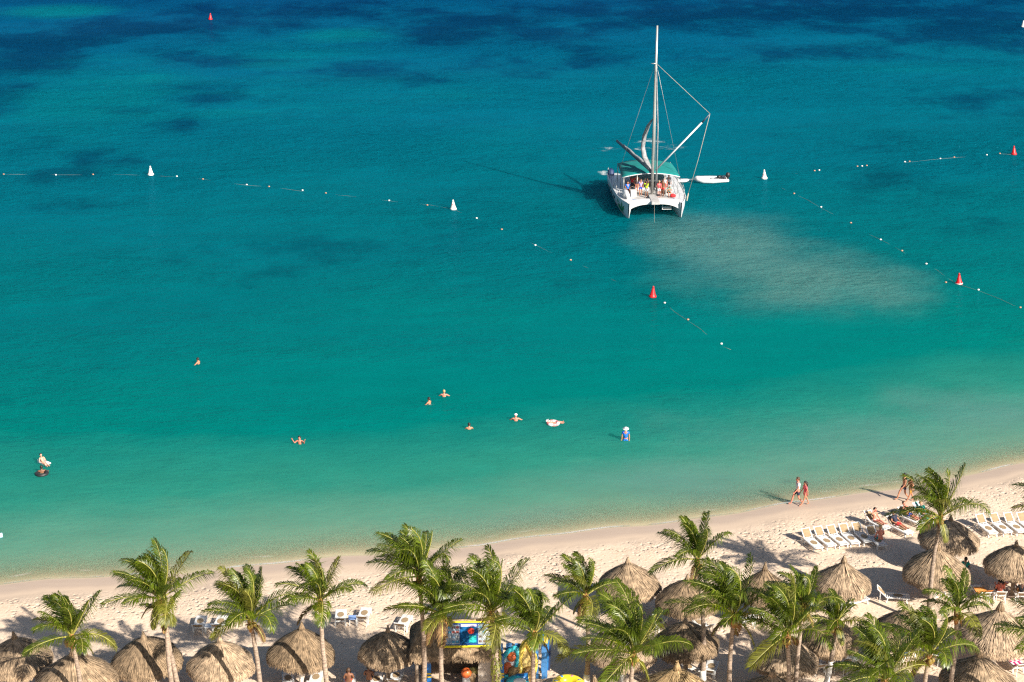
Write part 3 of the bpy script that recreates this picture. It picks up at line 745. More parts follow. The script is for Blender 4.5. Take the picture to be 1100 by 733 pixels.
def pose(kind, **k):
    """joint positions, figure faces +Y, origin at the ground / seat reference"""
    J = {}
    def S(n, x, y, z): J[n + 'R'] = Vector((x, y, z)); J[n + 'L'] = Vector((-x, y, z))
    J['pelvis'] = Vector((0, 0, .95)); J['waist'] = Vector((0, -.01, 1.10)); J['chest'] = Vector((0, 0, 1.32)); J['neck'] = Vector((0, 0, 1.50)); J['head'] = Vector((0, .03, 1.64))
    S('sh', .18, 0, 1.42); S('el', .235, -.02, 1.14); S('wr', .25, .06, .90); S('hip', .095, 0, .91); S('kn', .105, .02, .50); S('an', .10, -.02, .08); S('toe', .12, .14, .035)
    if kind == 'walk':
        s = k.get('s', 1)
        J['knR'] += Vector((0, .20 * s, .02)); J['anR'] += Vector((0, .36 * s, .0)); J['toeR'] += Vector((0, .36 * s, .03))
        J['knL'] += Vector((0, -.06 * s, 0)); J['anL'] += Vector((0, -.32 * s, .05)); J['toeL'] += Vector((0, -.30 * s, -.01))
        J['elR'] += Vector((0, -.10 * s, 0)); J['wrR'] += Vector((0, -.16 * s, .03)); J['elL'] += Vector((0, .08 * s, 0)); J['wrL'] += Vector((0, .18 * s, .05))
    if kind == 'reach':
        for q in 'RL':
            sx = 1 if q == 'R' else -1
            J['el' + q] = Vector((sx * .24, .12, 1.62)); J['wr' + q] = Vector((sx * .14, .18, 1.88))
    if kind == 'carry':
        for q in 'RL':
            sx = 1 if q == 'R' else -1
            J['el' + q] = Vector((sx * .27, -.03, 1.16)); J['wr' + q] = Vector((sx * .16, .22, 1.06))
    if kind in ('sit', 'headup'):
        dz = -.50
        for n in ('pelvis', 'waist', 'chest', 'neck', 'head', 'shR', 'shL', 'elR', 'elL', 'wrR', 'wrL', 'hipR', 'hipL'): J[n] += Vector((0, 0, dz))
        lean = k.get('lean', -.15)
        for n, w in (('waist', .35), ('chest', .8), ('neck', 1.1), ('head', 1.2), ('shR', 1), ('shL', 1), ('elR', .9), ('elL', .9)): J[n] += Vector((0, lean * w, -abs(lean) * .15 * w))
        st = k.get('straight', False)
        for q in 'RL':
            sx = 1 if q == 'R' else -1
            if st: J['kn' + q] = Vector((sx * .10, .43, .52)); J['an' + q] = Vector((sx * .09, .84, .45)); J['toe' + q] = Vector((sx * .10, .92, .58))
            else: J['kn' + q] = Vector((sx * .13, .42, .46)); J['an' + q] = Vector((sx * .13, .42, .08)); J['toe' + q] = Vector((sx * .14, .58, .035))
            J['wr' + q] = Vector((sx * .16, .25, .56)); J['el' + q] = Vector((sx * .25, .02 + lean, .66))
        if kind == 'headup': J['elR'] = Vector((.36, .10 + lean, .98)); J['wrR'] = Vector((.15, .10 + lean, 1.16))
    if kind == 'recline':
        J['pelvis'] = Vector((0, 0, .50)); J['waist'] = Vector((0, -.13, .58)); J['chest'] = Vector((0, -.28, .78)); J['neck'] = Vector((0, -.38, .95)); J['head'] = Vector((0, -.41, 1.09))
        for q in 'RL':
            sx = 1 if q == 'R' else -1
            J['sh' + q] = Vector((sx * .18, -.34, .88)); J['el' + q] = Vector((sx * .27, -.20, .64)); J['wr' + q] = Vector((sx * .20, .05, .60))
            J['hip' + q] = Vector((sx * .095, .03, .49)); J['kn' + q] = Vector((sx * .11, .44, .56 if q == 'R' else .49)); J['an' + q] = Vector((sx * .10, .86, .45)); J['toe' + q] = Vector((sx * .11, .92, .58))
    if k.get('low'):
        for n in J: J[n] = J[n] - Vector((0, 0, .36))
    if kind == 'float':   # lying back on the water, feet ahead
        J['pelvis'] = Vector((0, 0, .02)); J['waist'] = Vector((0, -.16, .05)); J['chest'] = Vector((0, -.36, .10)); J['neck'] = Vector((0, -.52, .18)); J['head'] = Vector((0, -.62, .27))
        for q in 'RL':
            sx = 1 if q == 'R' else -1
            J['sh' + q] = Vector((sx * .18, -.46, .12)); J['el' + q] = Vector((sx * .42, -.40, .10)); J['wr' + q] = Vector((sx * .62, -.26, .06))
            J['hip' + q] = Vector((sx * .10, .04, .02)); J['kn' + q] = Vector((sx * .15, .44, .10)); J['an' + q] = Vector((sx * .13, .84, .02)); J['toe' + q] = Vector((sx * .14, .90, .14))
    if kind == 'swim':     # treading water chest deep, arms out
        sp = k.get('spread', .55)
        for n in J: J[n] = J[n] + Vector((0, 0, k.get('dz', -1.24) - .06))
        zc = J['shR'].z
        for q in 'RL':
            sx = 1 if q == 'R' else -1
            J['el' + q] = Vector((sx * (.18 + sp * .45), .10, zc - .15)); J['wr' + q] = Vector((sx * (.18 + sp * .75), .26, zc - (.24 if not k.get('up') else .12) + k.get('up', 0)))
    if kind == 'wade':
        for n in J: J[n] = J[n] + Vector((0, 0, k.get('dz', -.55)))
    return J
EDG = [('pelvis', 'waist'), ('waist', 'chest'), ('chest', 'neck'), ('neck', 'headb')] + [e for q in 'RL' for e in
       (('chest', 'sh' + q), ('sh' + q, 'el' + q), ('el' + q, 'wr' + q), ('wr' + q, 'palm' + q), ('pelvis', 'hip' + q), ('hip' + q, 'kn' + q), ('kn' + q, 'an' + q), ('an' + q, 'toe' + q))]
RAD = dict(pelvis=(.145, .11), waist=(.125, .10), chest=(.15, .115), neck=.055, headb=.06, sh=.068, el=.045, wr=.032, palm=(.038, .02), hip=.092, kn=.06, an=.042, toe=.036)
def person(label, loc, rz, J, skin='tan', hair='dark', clothes=(), hat=None, sc=1.0, female=False, group=None, long_hair=False):
    root = empty('person', loc, rz, label, 'person', group); root.scale = (sc, sc, sc)
    nd = {}
    for n, p in J.items():
        if n == 'head': continue
        k = n[:-1] if n[-1] in 'RL' else n
        rr = RAD[k]
        if female: rr = tuple(q * .9 for q in rr) if isinstance(rr, tuple) else rr * .88
        nd[n] = (p, rr)
    hd = J['head']; up = (hd - J['neck']).normalized(); fw = Vector((0, 1, 0)); fw = (fw - up * fw.dot(up)).normalized(); sd = fw.cross(up)
    nd['headb'] = (J['neck'].lerp(hd, .45), .058)
    ex = MB(); Mh = Matrix((sd, fw, up)).transposed()
    ex.ball(hd, .118, 14, Mh, (.80, .93, 1.08))
    ex.ball(hd + fw * .108 - up * .015, .02, 6, Mh, (.8, 1.1, 1.5))          # nose
    for s in (-1, 1): ex.ball(hd + sd * s * .094 - up * .01, .026, 6, Mh, (.4, .8, 1.2))   # ears
    for q in 'RL':
        dv = (J['wr' + q] - J['el' + q]).normalized(); pm = J['wr' + q] + dv * .085; nd['palm' + q] = (pm, RAD['palm'])
        ax = dv.orthogonal().normalized(); pn = dv.cross(ax)
        for i, (o_, l_) in enumerate(((-.027, .075), (-.009, .085), (.009, .08), (.027, .06))):
            b0 = pm + ax * o_ - dv * .005; ex.tube([b0, b0 + dv * l_ * .55 + pn * .006, b0 + dv * l_ + pn * .03], [.0095, .009, .006], 5)
        b0 = pm - dv * .05 + ax * -.03; ex.tube([b0, b0 + (dv - ax * .9).normalized() * .04, b0 + (dv * 1.3 - ax * .5).normalized() * .075], [.012, .0105, .007], 5)
    skin_obj('body', nd, EDG, 'pelvis', skins[skin], root, 1, ex)
    for s in (-1, 1): MB().ball(hd + fw * .098 + sd * s * .036 + up * .018, .012, 6, Mh, (1.2, .6, .8)).build('eye', black_t, root)
    MB().ball(hd + fw * .096 - up * .055, .02, 6, Mh, (1.3, .4, .4)).build('mouth', pink_t, root)
    if hair and not hat:
        hb = MB(); hb.ball(hd + up * .028 - fw * .022, .125, 14, Mh, (.84, .92, 1.0))
        if long_hair: hb.tube([hd - fw * .07, hd - fw * .11 - up * .14, hd - fw * .10 - up * .30], [.09, .075, .03], 8)
        hb.build('hair', hairs[hair], root)
    if hat:
        hm, kind = hat; hb = MB()
        hb.lathe([(.01, .135), (.07, .125), (.112, .085), (.122, .035), (.125 if kind == 'cap' else .20, .03), (.125 if kind == 'cap' else .205, .02), (.11, .022)], hd, 14, Mh)
        if kind == 'cap': hb.box(hd + fw * .16 + up * .04, (.15, .11, .012), Mh)
        hb.build('cap' if kind == 'cap' else 'sun_hat', hm, root)
        if hair: MB().ball(hd - fw * .03 - up * .01, .115, 12, Mh, (.84, .86, .9)).build('hair', hairs[hair], root)
    for kind, m_ in clothes:
        g = lambda n, f=1.0, a=.016: (J[n], tuple(q * f + a for q in (nd[n][1] if isinstance(nd[n][1], tuple) else (nd[n][1],) * 2)))
        if kind in ('shirt', 'dress'):
            c = {'pelvis': g('pelvis', 1, .02), 'waist': g('waist'), 'chest': g('chest'), 'nk': (J['chest'].lerp(J['neck'], .62), (.085, .075))}
            E = [('pelvis', 'waist'), ('waist', 'chest'), ('chest', 'nk')]
            for q in 'RL':
                c['sh' + q] = g('sh' + q); c['sl' + q] = (J['sh' + q].lerp(J['el' + q], .62), (.066, .066)); E += [('chest', 'sh' + q), ('sh' + q, 'sl' + q)]
            if kind == 'dress':
                kn = (J['knR'] + J['knL']) / 2; c['hem'] = (J['pelvis'].lerp(kn, .62), (.20, .17)); E.append(('pelvis', 'hem'))
            skin_obj(kind, c, E, 'chest', m_, root)
        if kind in ('shorts', 'trunks', 'briefs'):
            f = {'shorts': .72, 'trunks': .5, 'briefs': .14}[kind]
            c = {'w': (J['pelvis'].lerp(J['waist'], .45), (.148, .118)), 'pelvis': g('pelvis', 1, .018)}; E = [('w', 'pelvis')]
            for q in 'RL':
                c['hip' + q] = g('hip' + q, 1, .018); c['th' + q] = (J['hip' + q].lerp(J['kn' + q], f), (.095 - .008 * f,) * 2); E += [('pelvis', 'hip' + q), ('hip' + q, 'th' + q)]
            skin_obj('shorts' if kind != 'briefs' else 'bikini_bottom', c, E, 'pelvis', m_, root)
        if kind == 'top':
            c = {'a': (J['waist'].lerp(J['chest'], .62), (.132, .112)), 'b': (J['chest'].lerp(J['neck'], .12), (.148, .12))}
            skin_obj('bikini_top', c, [('a', 'b')], 'a', m_, root)
    return root
GB = 'people walking along the waterline'; GS = 'swimmers in the shallow sea'; GL = 'sunbathers on loungers'; GC = 'people aboard the catamaran'
def walker(px, py, rz, *a, **k):
    g = on(px, py); return person(a[0], (g.x, g.y, g.z - .01), rz, *a[1:], **k)
walker(856, 542, R(100), 'man in a white T-shirt and dark shorts walking along the waterline', pose('walk', s=1), 'red', 'brown', [('shirt', white_t), ('shorts', navy_t)], group=GB, sc=1.08)
walker(864, 543, R(100), 'woman in a coral red dress walking beside the man in the white T-shirt', pose('walk', s=-.9), 'tan', 'dark', [('dress', pink_t)], sc=.96, female=True, group=GB, long_hair=True)
walker(970, 537, R(105), 'bare chested man in dark trunks striding along the wet sand', pose('walk', s=1), 'tan', 'dark', [('trunks', navy_t)], group=GB, sc=1.06)
walker(977, 539, R(100), 'bare backed person with a mustard wrap walking behind the man in dark trunks', pose('walk', s=-.8), 'tan', 'dark', [('shorts', gold_t)], group=GB, sc=1.0)
def on_lounger(lg, label, J, dz=0.0, dy=.08, rz=0, **k):
    a = lg.rotation_euler.z + rz; l_ = lg.location; v = Matrix.Rotation(lg.rotation_euler.z, 3, 'Z') @ Vector((0, dy, dz))
    return person(label, (l_.x + v.x, l_.y + v.y, l_.z + v.z), a, J, group=GL, **k)
on_lounger(wl1, 'woman in a white bikini sitting up with one hand at her head', pose('headup', lean=-.05, straight=True), dz=-.02, skin='red', hair='dark', clothes=[('briefs', white_t), ('top', white_t)], female=True)
g = on(945, 586); person('bare backed sunburnt man sitting by the end of the row of five', (g.x, g.y, g.z - .02), R(15), pose('sit', lean=.05), 'red', 'blond', [('trunks', teal_t)], group=GL, sc=1.05)
on_lounger(wl2, 'bather in a dark shirt lying between the seated woman and the blue shorts', pose('recline'), skin='tan', hair='dark', clothes=[('shirt', navy_t), ('shorts', red_t)])
on_lounger(wl3, 'sunbather lying back in bright blue shorts', pose('recline'), skin='red', hair='brown', clothes=[('shorts', royal_t)])
on_lounger(wl4, 'pale sunbather in a light shirt beside the water side umbrella', pose('recline'), skin='fair', hair='blond', clothes=[('shirt', teal_t), ('shorts', grey_t)])
def seated(px, py, rz, label, lean=-.1, straight=False, kind='sit', **k):
    g = on(px, py); return person(label, (g.x, g.y, g.z + .02), rz, pose(kind, lean=lean, straight=straight), group=GL, **k)
seated(1073, 643, R(-4), 'seated bather in a coral shirt and black hat under the right edge umbrella', skin='red', hair='dark', clothes=[('shirt', coral_t), ('shorts', navy_t)], straight=True, hat=(black_t, 'sun'))
seated(1096, 644, R(-2), 'dark haired bather in black sitting right of the white umbrella post at the right edge', skin='brown', hair='dark', clothes=[('shirt', black_t), ('shorts', gold_t)], straight=True)
seated(1080, 634, R(30), 'bather in a lavender top left of the white umbrella post at right', skin='tan', hair='dark', clothes=[('shirt', lav_t), ('shorts', navy_t)])
g = on(1088, 632); person('person in a red top standing behind the white umbrella post at the right edge', (g.x, g.y, g.z), R(160), pose('stand'), 'brown', 'dark', [('shirt', red_t), ('shorts', black_t)], group=GL, sc=.8)
seated(1036, 619, R(-20), 'bather in a teal top in the shade under the water side umbrella', skin='tan', hair='dark', clothes=[('shirt', teal_t), ('shorts', navy_t)], straight=True)
seated(375, 740, R(6), 'brown haired bather seated under the left rim of the dark round umbrella', skin='brown', hair='brown', clothes=[('trunks', red_t)], straight=True)
seated(397, 737, R(-10), 'dark skinned bather seated in the shade of the dark round umbrella, right of the other', skin='brown', hair='dark', clothes=[('trunks', black_t)], straight=True)
seated(970, 713, R(40), 'bather in bright blue sitting below the palm with the yellow rib', skin='tan', hair='dark', clothes=[('shirt', blue_t), ('shorts', navy_t)], straight=True)
# swimmers
def swimmer(px, py, rz, label, J, **k):
    p = at(px, py); return person(label, (p.x, p.y, 0), rz, J, group=GS, **k)
swimmer(322, 477, R(170), 'dark haired swimmer with both arms raised out of the water, alone left of the others', pose('swim', spread=.35, up=.28, dz=-1.12), skin='red', hair='dark')
swimmer(461, 434, R(60), 'dark haired swimmer seen from behind left of the pale haired one', pose('swim', spread=.2, dz=-1.2), skin='tan', hair='dark')
swimmer(477, 426, R(0), 'pale haired sunburnt swimmer with arms spread, farthest of the central group', pose('swim', spread=.4, dz=-1.2), skin='red', hair='blond')
swimmer(504, 461, R(10), 'dark haired swimmer low in the water, nearest of the central group', pose('swim', spread=.25, dz=-1.25), skin='tan', hair='dark')
swimmer(554, 452, R(0), 'swimmer in a white cap standing shoulder deep', pose('swim', spread=.45, dz=-1.18), skin='red', hair=None, hat=(white_t, 'cap'))
swimmer(672, 473, R(175), 'wader in a bright blue shirt and white sun hat standing waist deep', pose('wade', dz=-.82), skin='tan', hair='dark', clothes=[('shirt', blue_t), ('shorts', blue_t)], hat=(white_t, 'sun'), sc=1.05)
swimmer(595, 455, R(-80), 'bather with a white cap lounging on a pink ring float', pose('float'), skin='red', hair=None, hat=(white_t, 'cap'), sc=.8)
swimmer(213, 391, R(70), 'lone dark haired swimmer far out at the left, away from the others', pose('swim', spread=.3, dz=-1.2), skin='tan', hair='dark')
swimmer(47, 499, R(-140), 'bather in purple swimwear propped up on a white float at the far left', pose('recline', low=1), skin='fair', hair='dark', clothes=[('briefs', lav_t)], sc=.8)
swimmer(45, 508, R(20), 'dark haired swimmer beside the white float at the far left', pose('swim', spread=.5, dz=-1.2), skin='brown', hair='dark')
# floats
def ring(px, py, label, ms, Rm=.48, r=.15, sx=1.0, rz=0, z=.05):
    mb = MB(); n1_, n2_ = 24, 10; p = at(px, py); vs = []
    for i in range(n1_):
        for j in range(n2_):
            a, b_ = 2 * PI * i / n1_, 2 * PI * j / n2_
            vs.append(((Rm + r * math.cos(b_)) * math.cos(a) * sx, (Rm + r * math.cos(b_)) * math.sin(a), z + r * math.sin(b_)))
    mb.add(vs, [])
    for i in range(n1_):
        for j in range(n2_):
            mb.f.append([i * n2_ + j, ((i + 1) % n1_) * n2_ + j, ((i + 1) % n1_) * n2_ + (j + 1) % n2_, i * n2_ + (j + 1) % n2_]); mb.mi.append((i // 3) % len(ms))
    o = mb.build('swim_ring', ms, None, loc=(p.x, p.y, 0)); o.rotation_euler = (0, 0, rz); return tag(o, label, 'float', 'floats in the sea')
vinyl_w = mat('white_vinyl', (.75, .76, .76), .3, .04); vinyl_p = mat('pink_vinyl', (.72, .22, .22), .3, .06); vinyl_y = mat('yellow_vinyl', (.78, .58, .10), .35, .08)
vinyl_t = mat('turquoise_vinyl', (.05, .50, .58), .35, .06); vinyl_o = mat('orange_vinyl', (.78, .16, .04), .35, .06); vinyl_b = mat('blue_vinyl', (.02, .17, .46), .4, .06); vinyl_yy = mat('bright_yellow_vinyl', (.80, .62, .03), .35, .06)
ring(594, 455.5, 'pink and white ring float under the bather with a white cap', [vinyl_p, vinyl_w], .36, .12)
def mattress(px, py, label, m_, rz, l_=1.7, w_=.7):
    p = at(px, py); mb = MB()
    for k in range(5): mb.tube([((k - 2) * w_ / 5, -l_ / 2, .06), ((k - 2) * w_ / 5, l_ / 2, .06)], w_ / 9, 8)
    pil = MB().tube([(-w_ / 2, -l_ / 2 + .1, .16), (w_ / 2, -l_ / 2 + .1, .16)], .12, 8)
    root = empty('air_mattress', (p.x, p.y, 0), rz, label, 'air mattress', 'floats in the sea')
    mb.build('mattress', m_, root); pil.build('pillow', m_, root)
ring(45, 509.5, 'black inner tube around the dark haired swimmer at the far left', [black_rub], .34, .12)
mattress(47.5, 498, 'white air mattress under the bather in purple at the far left', vinyl_w, R(-130), .85, .5)
mattress(-9, 574, 'pale blue float cut by the left edge in the shallows', mat('pale_blue_vinyl', (.45, .62, .80), .3, .05), R(40))

# ------------------------------------------------------------------ buoys and float lines
def buoy(px, py, label, body, deco, red, group):
    p = at(px, py); root = empty('buoy', (p.x, p.y, 0), rng.uniform(-.3, .3), label, 'buoy', group)
    q = MB().lathe([(.20, -.30), (.46, -.12), (.48, .14), (.40, .22), (.34, .32), (.16, 1.0), (.12, 1.08)], n=18).build('float_body', body, root)
    MB().lathe([(.10, 1.07), (.12, 1.12), (.12, 1.24), (.07, 1.33), (.01, 1.35)], n=12).build('top_mark', body, root)
    if deco == 'band': MB().lathe([(.485, .03), (.49, .05), (.49, .13), (.485, .145)], n=18).build('band', buoy_white, root)
    if deco == 'sign':
        mb = MB(); 
        for k in range(4): # open diamond on the sloping face
            a0, a1 = k * PI / 2, (k + 1) * PI / 2
            def sp(a, rr):
                x, z = rr * math.sin(a), .62 + rr * 1.15 * math.cos(a); rad = .34 - (.18 / .68) * (z - .32) + .012
                return Vector((x, -math.sqrt(max(rad * rad - x * x, 1e-4)), z))
            mb.add([sp(a0, .17), sp(a1, .17), sp(a1, .10), sp(a0, .10)], [(0, 1, 2, 3)])
        mb.build('warning_mark', buoy_red, root, False)
    root.scale = (.70, .70, .74); root.rotation_euler = (rng.uniform(-.06, .06), rng.uniform(-.06, .06), root.rotation_euler.z)
GR, GW = 'red marker buoys', 'white marker buoys'
buoy(226, 21, 'distant red buoy in the deep blue water at the upper left', buoy_red, '', 1, GR)
buoy(701, 319, 'red buoy on the float line below the catamaran', buoy_red, '', 1, GR)
buoy(1030, 305, 'red buoy with a white waterline band right of the cloudy water', buoy_red, 'band', 1, GR)
buoy(1089, 166, 'red buoy at the end of the float line near the right edge', buoy_red, '', 1, GR)
buoy(162, 188, 'white cone buoy at the upper left by the dark seagrass', buoy_white, '', 0, GW)
buoy(487, 225, 'white cone buoy with a red diamond mark left of the catamaran', buoy_white, 'sign', 0, GW)
buoy(821, 192, 'white cone buoy with a red mark right of the grey dinghy', buoy_white, 'sign', 0, GW)
buoy(1099, 29, 'far white buoy at the upper right edge', buoy_white, '', 0, GW)
def float_line(pts, floats, label):
    P = [at(*p) for p in pts]; root = empty('float_line', P[0], 0, label, 'float line', 'buoyed rope lines')
    pp = []
    for a, b_ in zip(P, P[1:]):
        n = max(2, int((b_ - a).length / 2))
        for k in range(n):
            q = a.lerp(b_, k / n); pp.append(q + Vector((.12 * math.sin(q.y * .8), .1 * math.sin(q.x * .7), -.012 + .03 * math.sin(q.x * 1.3) * math.sin(q.x * .31 + q.y))))
    pp.append(P[-1] + Vector((0, 0, .02))); o_ = P[0]
    MB().tube([q - o_ for q in pp], .013, 5).build('rope', wet_rope, root)
    for i, f in enumerate(floats):
        q = at(f[0], f[1]) - o_
        MB().ball(q + Vector((0, 0, .05)), .088, 10, sc=(1.25, .9, .9)).build('float', buoy_white if i % 2 else mat('buff_float', (.45, .24, .15), .5, .1), root)
float_line([(-20, 187), (60, 188), (100, 187.5), (162, 188.5), (190, 190), (218, 193), (265, 199), (290, 201), (325, 205.5), (350, 208), (418, 216), (460, 220), (487, 225), (512, 235), (539, 246), (575, 264), (613, 280), (660, 301), (701, 320), (714, 326), (739, 345), (775, 370), (785, 376)],
           [(4, 187.8), (60, 188.5), (100, 188), (190, 190), (218, 193), (265, 199), (289, 201), (325, 205), (350, 208), (418, 216), (459, 221), (512, 235), (539, 247), (575, 264), (613, 280), (714, 326), (739, 344), (775, 370)],
           'long float line from the left edge past two white buoys to a red one')
float_line([(821, 192), (853, 208.5), (882, 223), (914, 240), (946, 258), (969, 270), (995, 284), (1030, 306), (1050, 312), (1097, 331), (1115, 338)],
           [(853, 208.5), (882, 223), (914, 240), (946, 258), (969, 270), (995, 284), (1016, 305 - 1), (1051, 312), (1096, 331)], 'float line slanting past the cloudy water to the banded red buoy')
float_line([(821, 192), (875, 184), (926, 179), (974, 174.5), (1025, 169.5), (1074, 165.5), (1089, 166.5)],
           [(875, 184), (880, 183.4), (921, 179.3), (926, 179), (931, 178.4), (972, 174.4), (977, 174), (1010, 171), (1025, 169.5), (1060, 167), (1074, 165.5)], 'float line from the right hand white buoy to the red buoy near the right edge')

# ------------------------------------------------------------------ catamaran
BL = Vector((14.22, 167.4, 0)); BRZ = R(3.0)
cat = empty('catamaran', BL, BRZ, 'white sailing catamaran with a teal canopy anchored bow to the beach', 'catamaran')
ST = [(0, .05, .03, 1.62), (.5, .24, .12, 1.62), (1.3, .46, .28, 1.60), (3, .70, .46, 1.56), (6, .80, .58, 1.52), (10, .80, .60, 1.46), (12.8, .70, .56, 1.30), (14.2, .56, .48, 1.05)]
def hull_cx(y): return 2.62 + .12 * min(y / 5, 1)
def hull_pt(y, s, k):
    """k: section index 0 deck outer .. 6 deck inner"""
    ys = [q[0] for q in ST]; wd = np.interp(y, ys, [q[1] for q in ST]); ww = np.interp(y, ys, [q[2] for q in ST]); zt = np.interp(y, ys, [q[3] for q in ST])
    rake = -.0
    sec = [(wd, zt), (wd * 1.05, zt * .62), (ww * 1.08, .22), (ww * .55, -.30), (0, -.48)]
    sec = sec + [(-x, z) for x, z in reversed(sec[:-1])]
    x, z = sec[k]; return Vector((s * (hull_cx(y) + x), y + (.25 * (1 - z / zt) if y < .3 else 0), z))
YS = [0, .25, .5, .9, 1.3, 2, 3, 4.5, 6, 8, 10, 11.5, 12.8, 14.2]
for s in (-1, 1):
    mb = MB(); vs = []; fs = []; m_ = 9
    for y in YS: vs += [hull_pt(y, s, k) for k in range(m_)]
    for i in range(len(YS) - 1):
        for k in range(m_ - 1): fs.append((i * m_ + k, i * m_ + k + 1, (i + 1) * m_ + k + 1, (i + 1) * m_ + k))
        fs.append((i * m_ + m_ - 1, i * m_, (i + 1) * m_, (i + 1) * m_ + m_ - 1))
    fs.append(tuple((len(YS) - 1) * m_ + k for k in range(m_)))
    mb.add(vs, fs); hull = mb.build('hull', gelcoat, cat, 'auto')
    # rub strake / toe rail along the sheer and portlights
    st = MB(); st.tube([hull_pt(y, s, 0) + Vector((s * .02, 0, .02)) for y in YS], .045, 6)
    st.build('toe_rail', gelcoat, hull)
    for y in (4.6, 6.4, 8.2):
        w = MB(); a = hull_pt(y, s, 1) + Vector((s * .012, 0, .12)); b_ = hull_pt(y + 1.0, s, 1) + Vector((s * .012, 0, .12)); dn = Vector((0, 0, -.24))
        w.add([a, b_, b_ + dn, a + dn], [(0, 1, 2, 3)]); w.build('portlight', dark_glass, hull, False)
    bt = MB()
    for y0, y1 in zip(YS, YS[1:]):
        for k0, k1 in ((2, 3), (3, 4)):
            o0 = Vector((s * .012, -.004, 0)); bt.add([hull_pt(y0, s, k0) * 1.0 + o0, hull_pt(y1, s, k0) + o0, hull_pt(y1, s, k1) + o0, hull_pt(y0, s, k1) + o0], [(0, 1, 2, 3)])
    # guard rail
    rl = MB()
    top = []
    for y in (1.2, 2.8, 4.6, 6.6, 8.8, 11.0, 13.0):
        p = hull_pt(y, s, 0) + Vector((-s * .08, 0, 0)); rl.tube([p, p + Vector((0, 0, .75))], .018, 5); top.append(p + Vector((0, 0, .75)))
    rl.tube(top, .014, 5); rl.tube([p - Vector((0, 0, .35)) for p in top], .012, 5)
    rl.build('guard_rail', alu, cat)
    if s < 0:
        lg = MB()   # green leaf emblem on the outer bow: three pointed leaves on a stem
        def hp(y, t):  # t 0 deck .. 1 waterline along outer side
            q_ = hull_pt(y, s, 0).lerp(hull_pt(y, s, 1), t / .43) if t < .43 else hull_pt(y, s, 1).lerp(hull_pt(y, s, 2), (t - .43) / .57); return q_ + Vector((-.015, -.006, 0))
        for (y0, t0, y1, t1, w_) in ((1.5, .98, 1.55, .12, .55), (1.75, .85, 3.3, .22, .55), (1.35, .75, .85, .30, .25), (1.9, .98, 3.6, .62, .40)):
            n_ = 6; L_ = []; R_ = []
            for i in range(n_ + 1):
                q = i / n_; w2 = w_ * math.sin(PI * min(.97, q * .9 + .08)) * .5; dy_, dt_ = y1 - y0, (t1 - t0)
                nl = math.hypot(dy_, dt_ * 1.5); ny_, nt_ = dt_ * 1.5 / nl, -dy_ / nl
                L_.append(hp(y0 + dy_ * q + ny_ * w2, t0 + dt_ * q + nt_ * w2 / 1.5)); R_.append(hp(y0 + dy_ * q - ny_ * w2, t0 + dt_ * q - nt_ * w2 / 1.5))
            lg.add(L_ + R_, [(i, i + 1, n_ + 2 + i, n_ + 1 + i) for i in range(n_)])
        lg.build('leaf_emblem', green_logo, hull, False)
# bow crossbeam: shallow arch
mb = MB(); nx = 20; vs = []; fs = []
for i in range(nx + 1):
    x = -2.55 + 5.1 * i / nx; q = abs(x) / 2.55
    zt = 1.80 - .22 * q * q; zb = 1.46 - .62 * q ** 3
    for (y, z) in ((.35, zb), (.35, zt - .05), (.42, zt), (1.35, zt), (1.35, zb)): vs.append((x, y + .30 * (1 - q * q) * -.6, z))
for i in range(nx):
    for k in range(5): fs.append((i * 5 + k, i * 5 + (k + 1) % 5, (i + 1) * 5 + (k + 1) % 5, (i + 1) * 5 + k))
fs += [tuple(range(5)), tuple(nx * 5 + k for k in reversed(range(5)))]
mb.add(vs, fs).build('bow_crossbeam', gelcoat, cat, 'auto')
MB().box((0, .95, 1.70), (.80, 2.5, .30)).build('bow_walkway', deck_white, cat, False)
for s in (-1, 1):
    MB().box((s * 1.28, 2.25, 1.545), (1.70, 1.7, .03)).build('trampoline_net', deck_white, cat, False)
    MB().box((s * 1.28, 1.395, 1.62), (1.68, .07, .10)).build('net_lashing', net_blue, cat, False)
MB().box((0, 7.6, 1.28), (4.1, 8.9, .44)).build('bridge_deck', deck_white, cat, False)
# cabin under the canopy
cab = MB().box((0, 8.0, 1.98), (3.7, 4.6, .95)).build('cabin', gelcoat, cat, False)
for x in (-1.35, -.45, .45, 1.35):
    MB().box((x, 5.685, 2.02), (.74, .02, .62)).build('cabin_window', dark_glass, cab, False)
for s in (-1, 1): MB().box((s * 1.862, 8.0, 2.05), (.02, 3.6, .45)).build('side_window', dark_glass, cab, False)
MB().box((0, 8.0, 2.478), (3.5, 4.4, .04)).build('cabin_roof', deck_white, cab, False)
for s in (-1, 1): MB().box((s * 1.75, 4.5, 1.72), (.5, 1.9, .42)).build('bench', deck_white, cat, False)
# canopy
mb = MB(); vs = []; fs = []; nx, ny = 12, 8
for j in range(ny + 1):
    for i in range(nx + 1):
        u, v = i / nx * 2 - 1, j / ny
        vs.append((u * (2.92 - .12 * v), 3.7 + 5.9 * v, 3.30 + .40 * (1 - u * u) + .12 * math.sin(PI * v) - .03 * math.cos(6 * PI * v)))
n = len(vs); vs += [(x, y, z - .04) for x, y, z in vs]
for j in range(ny):
    for i in range(nx):
        q = j * (nx + 1) + i; fs.append((q, q + 1, q + nx + 2, q + nx + 1)); fs.append((n + q, n + q + nx + 1, n + q + nx + 2, n + q + 1))
edge_ = [i for i in range(nx + 1)] + [j * (nx + 1) + nx for j in range(1, ny + 1)] + [ny * (nx + 1) + i for i in range(nx - 1, -1, -1)] + [j * (nx + 1) for j in range(ny - 1, 0, -1)]
for a, b_ in zip(edge_, edge_[1:] + edge_[:1]): fs.append((a, n + a, n + b_, b_))
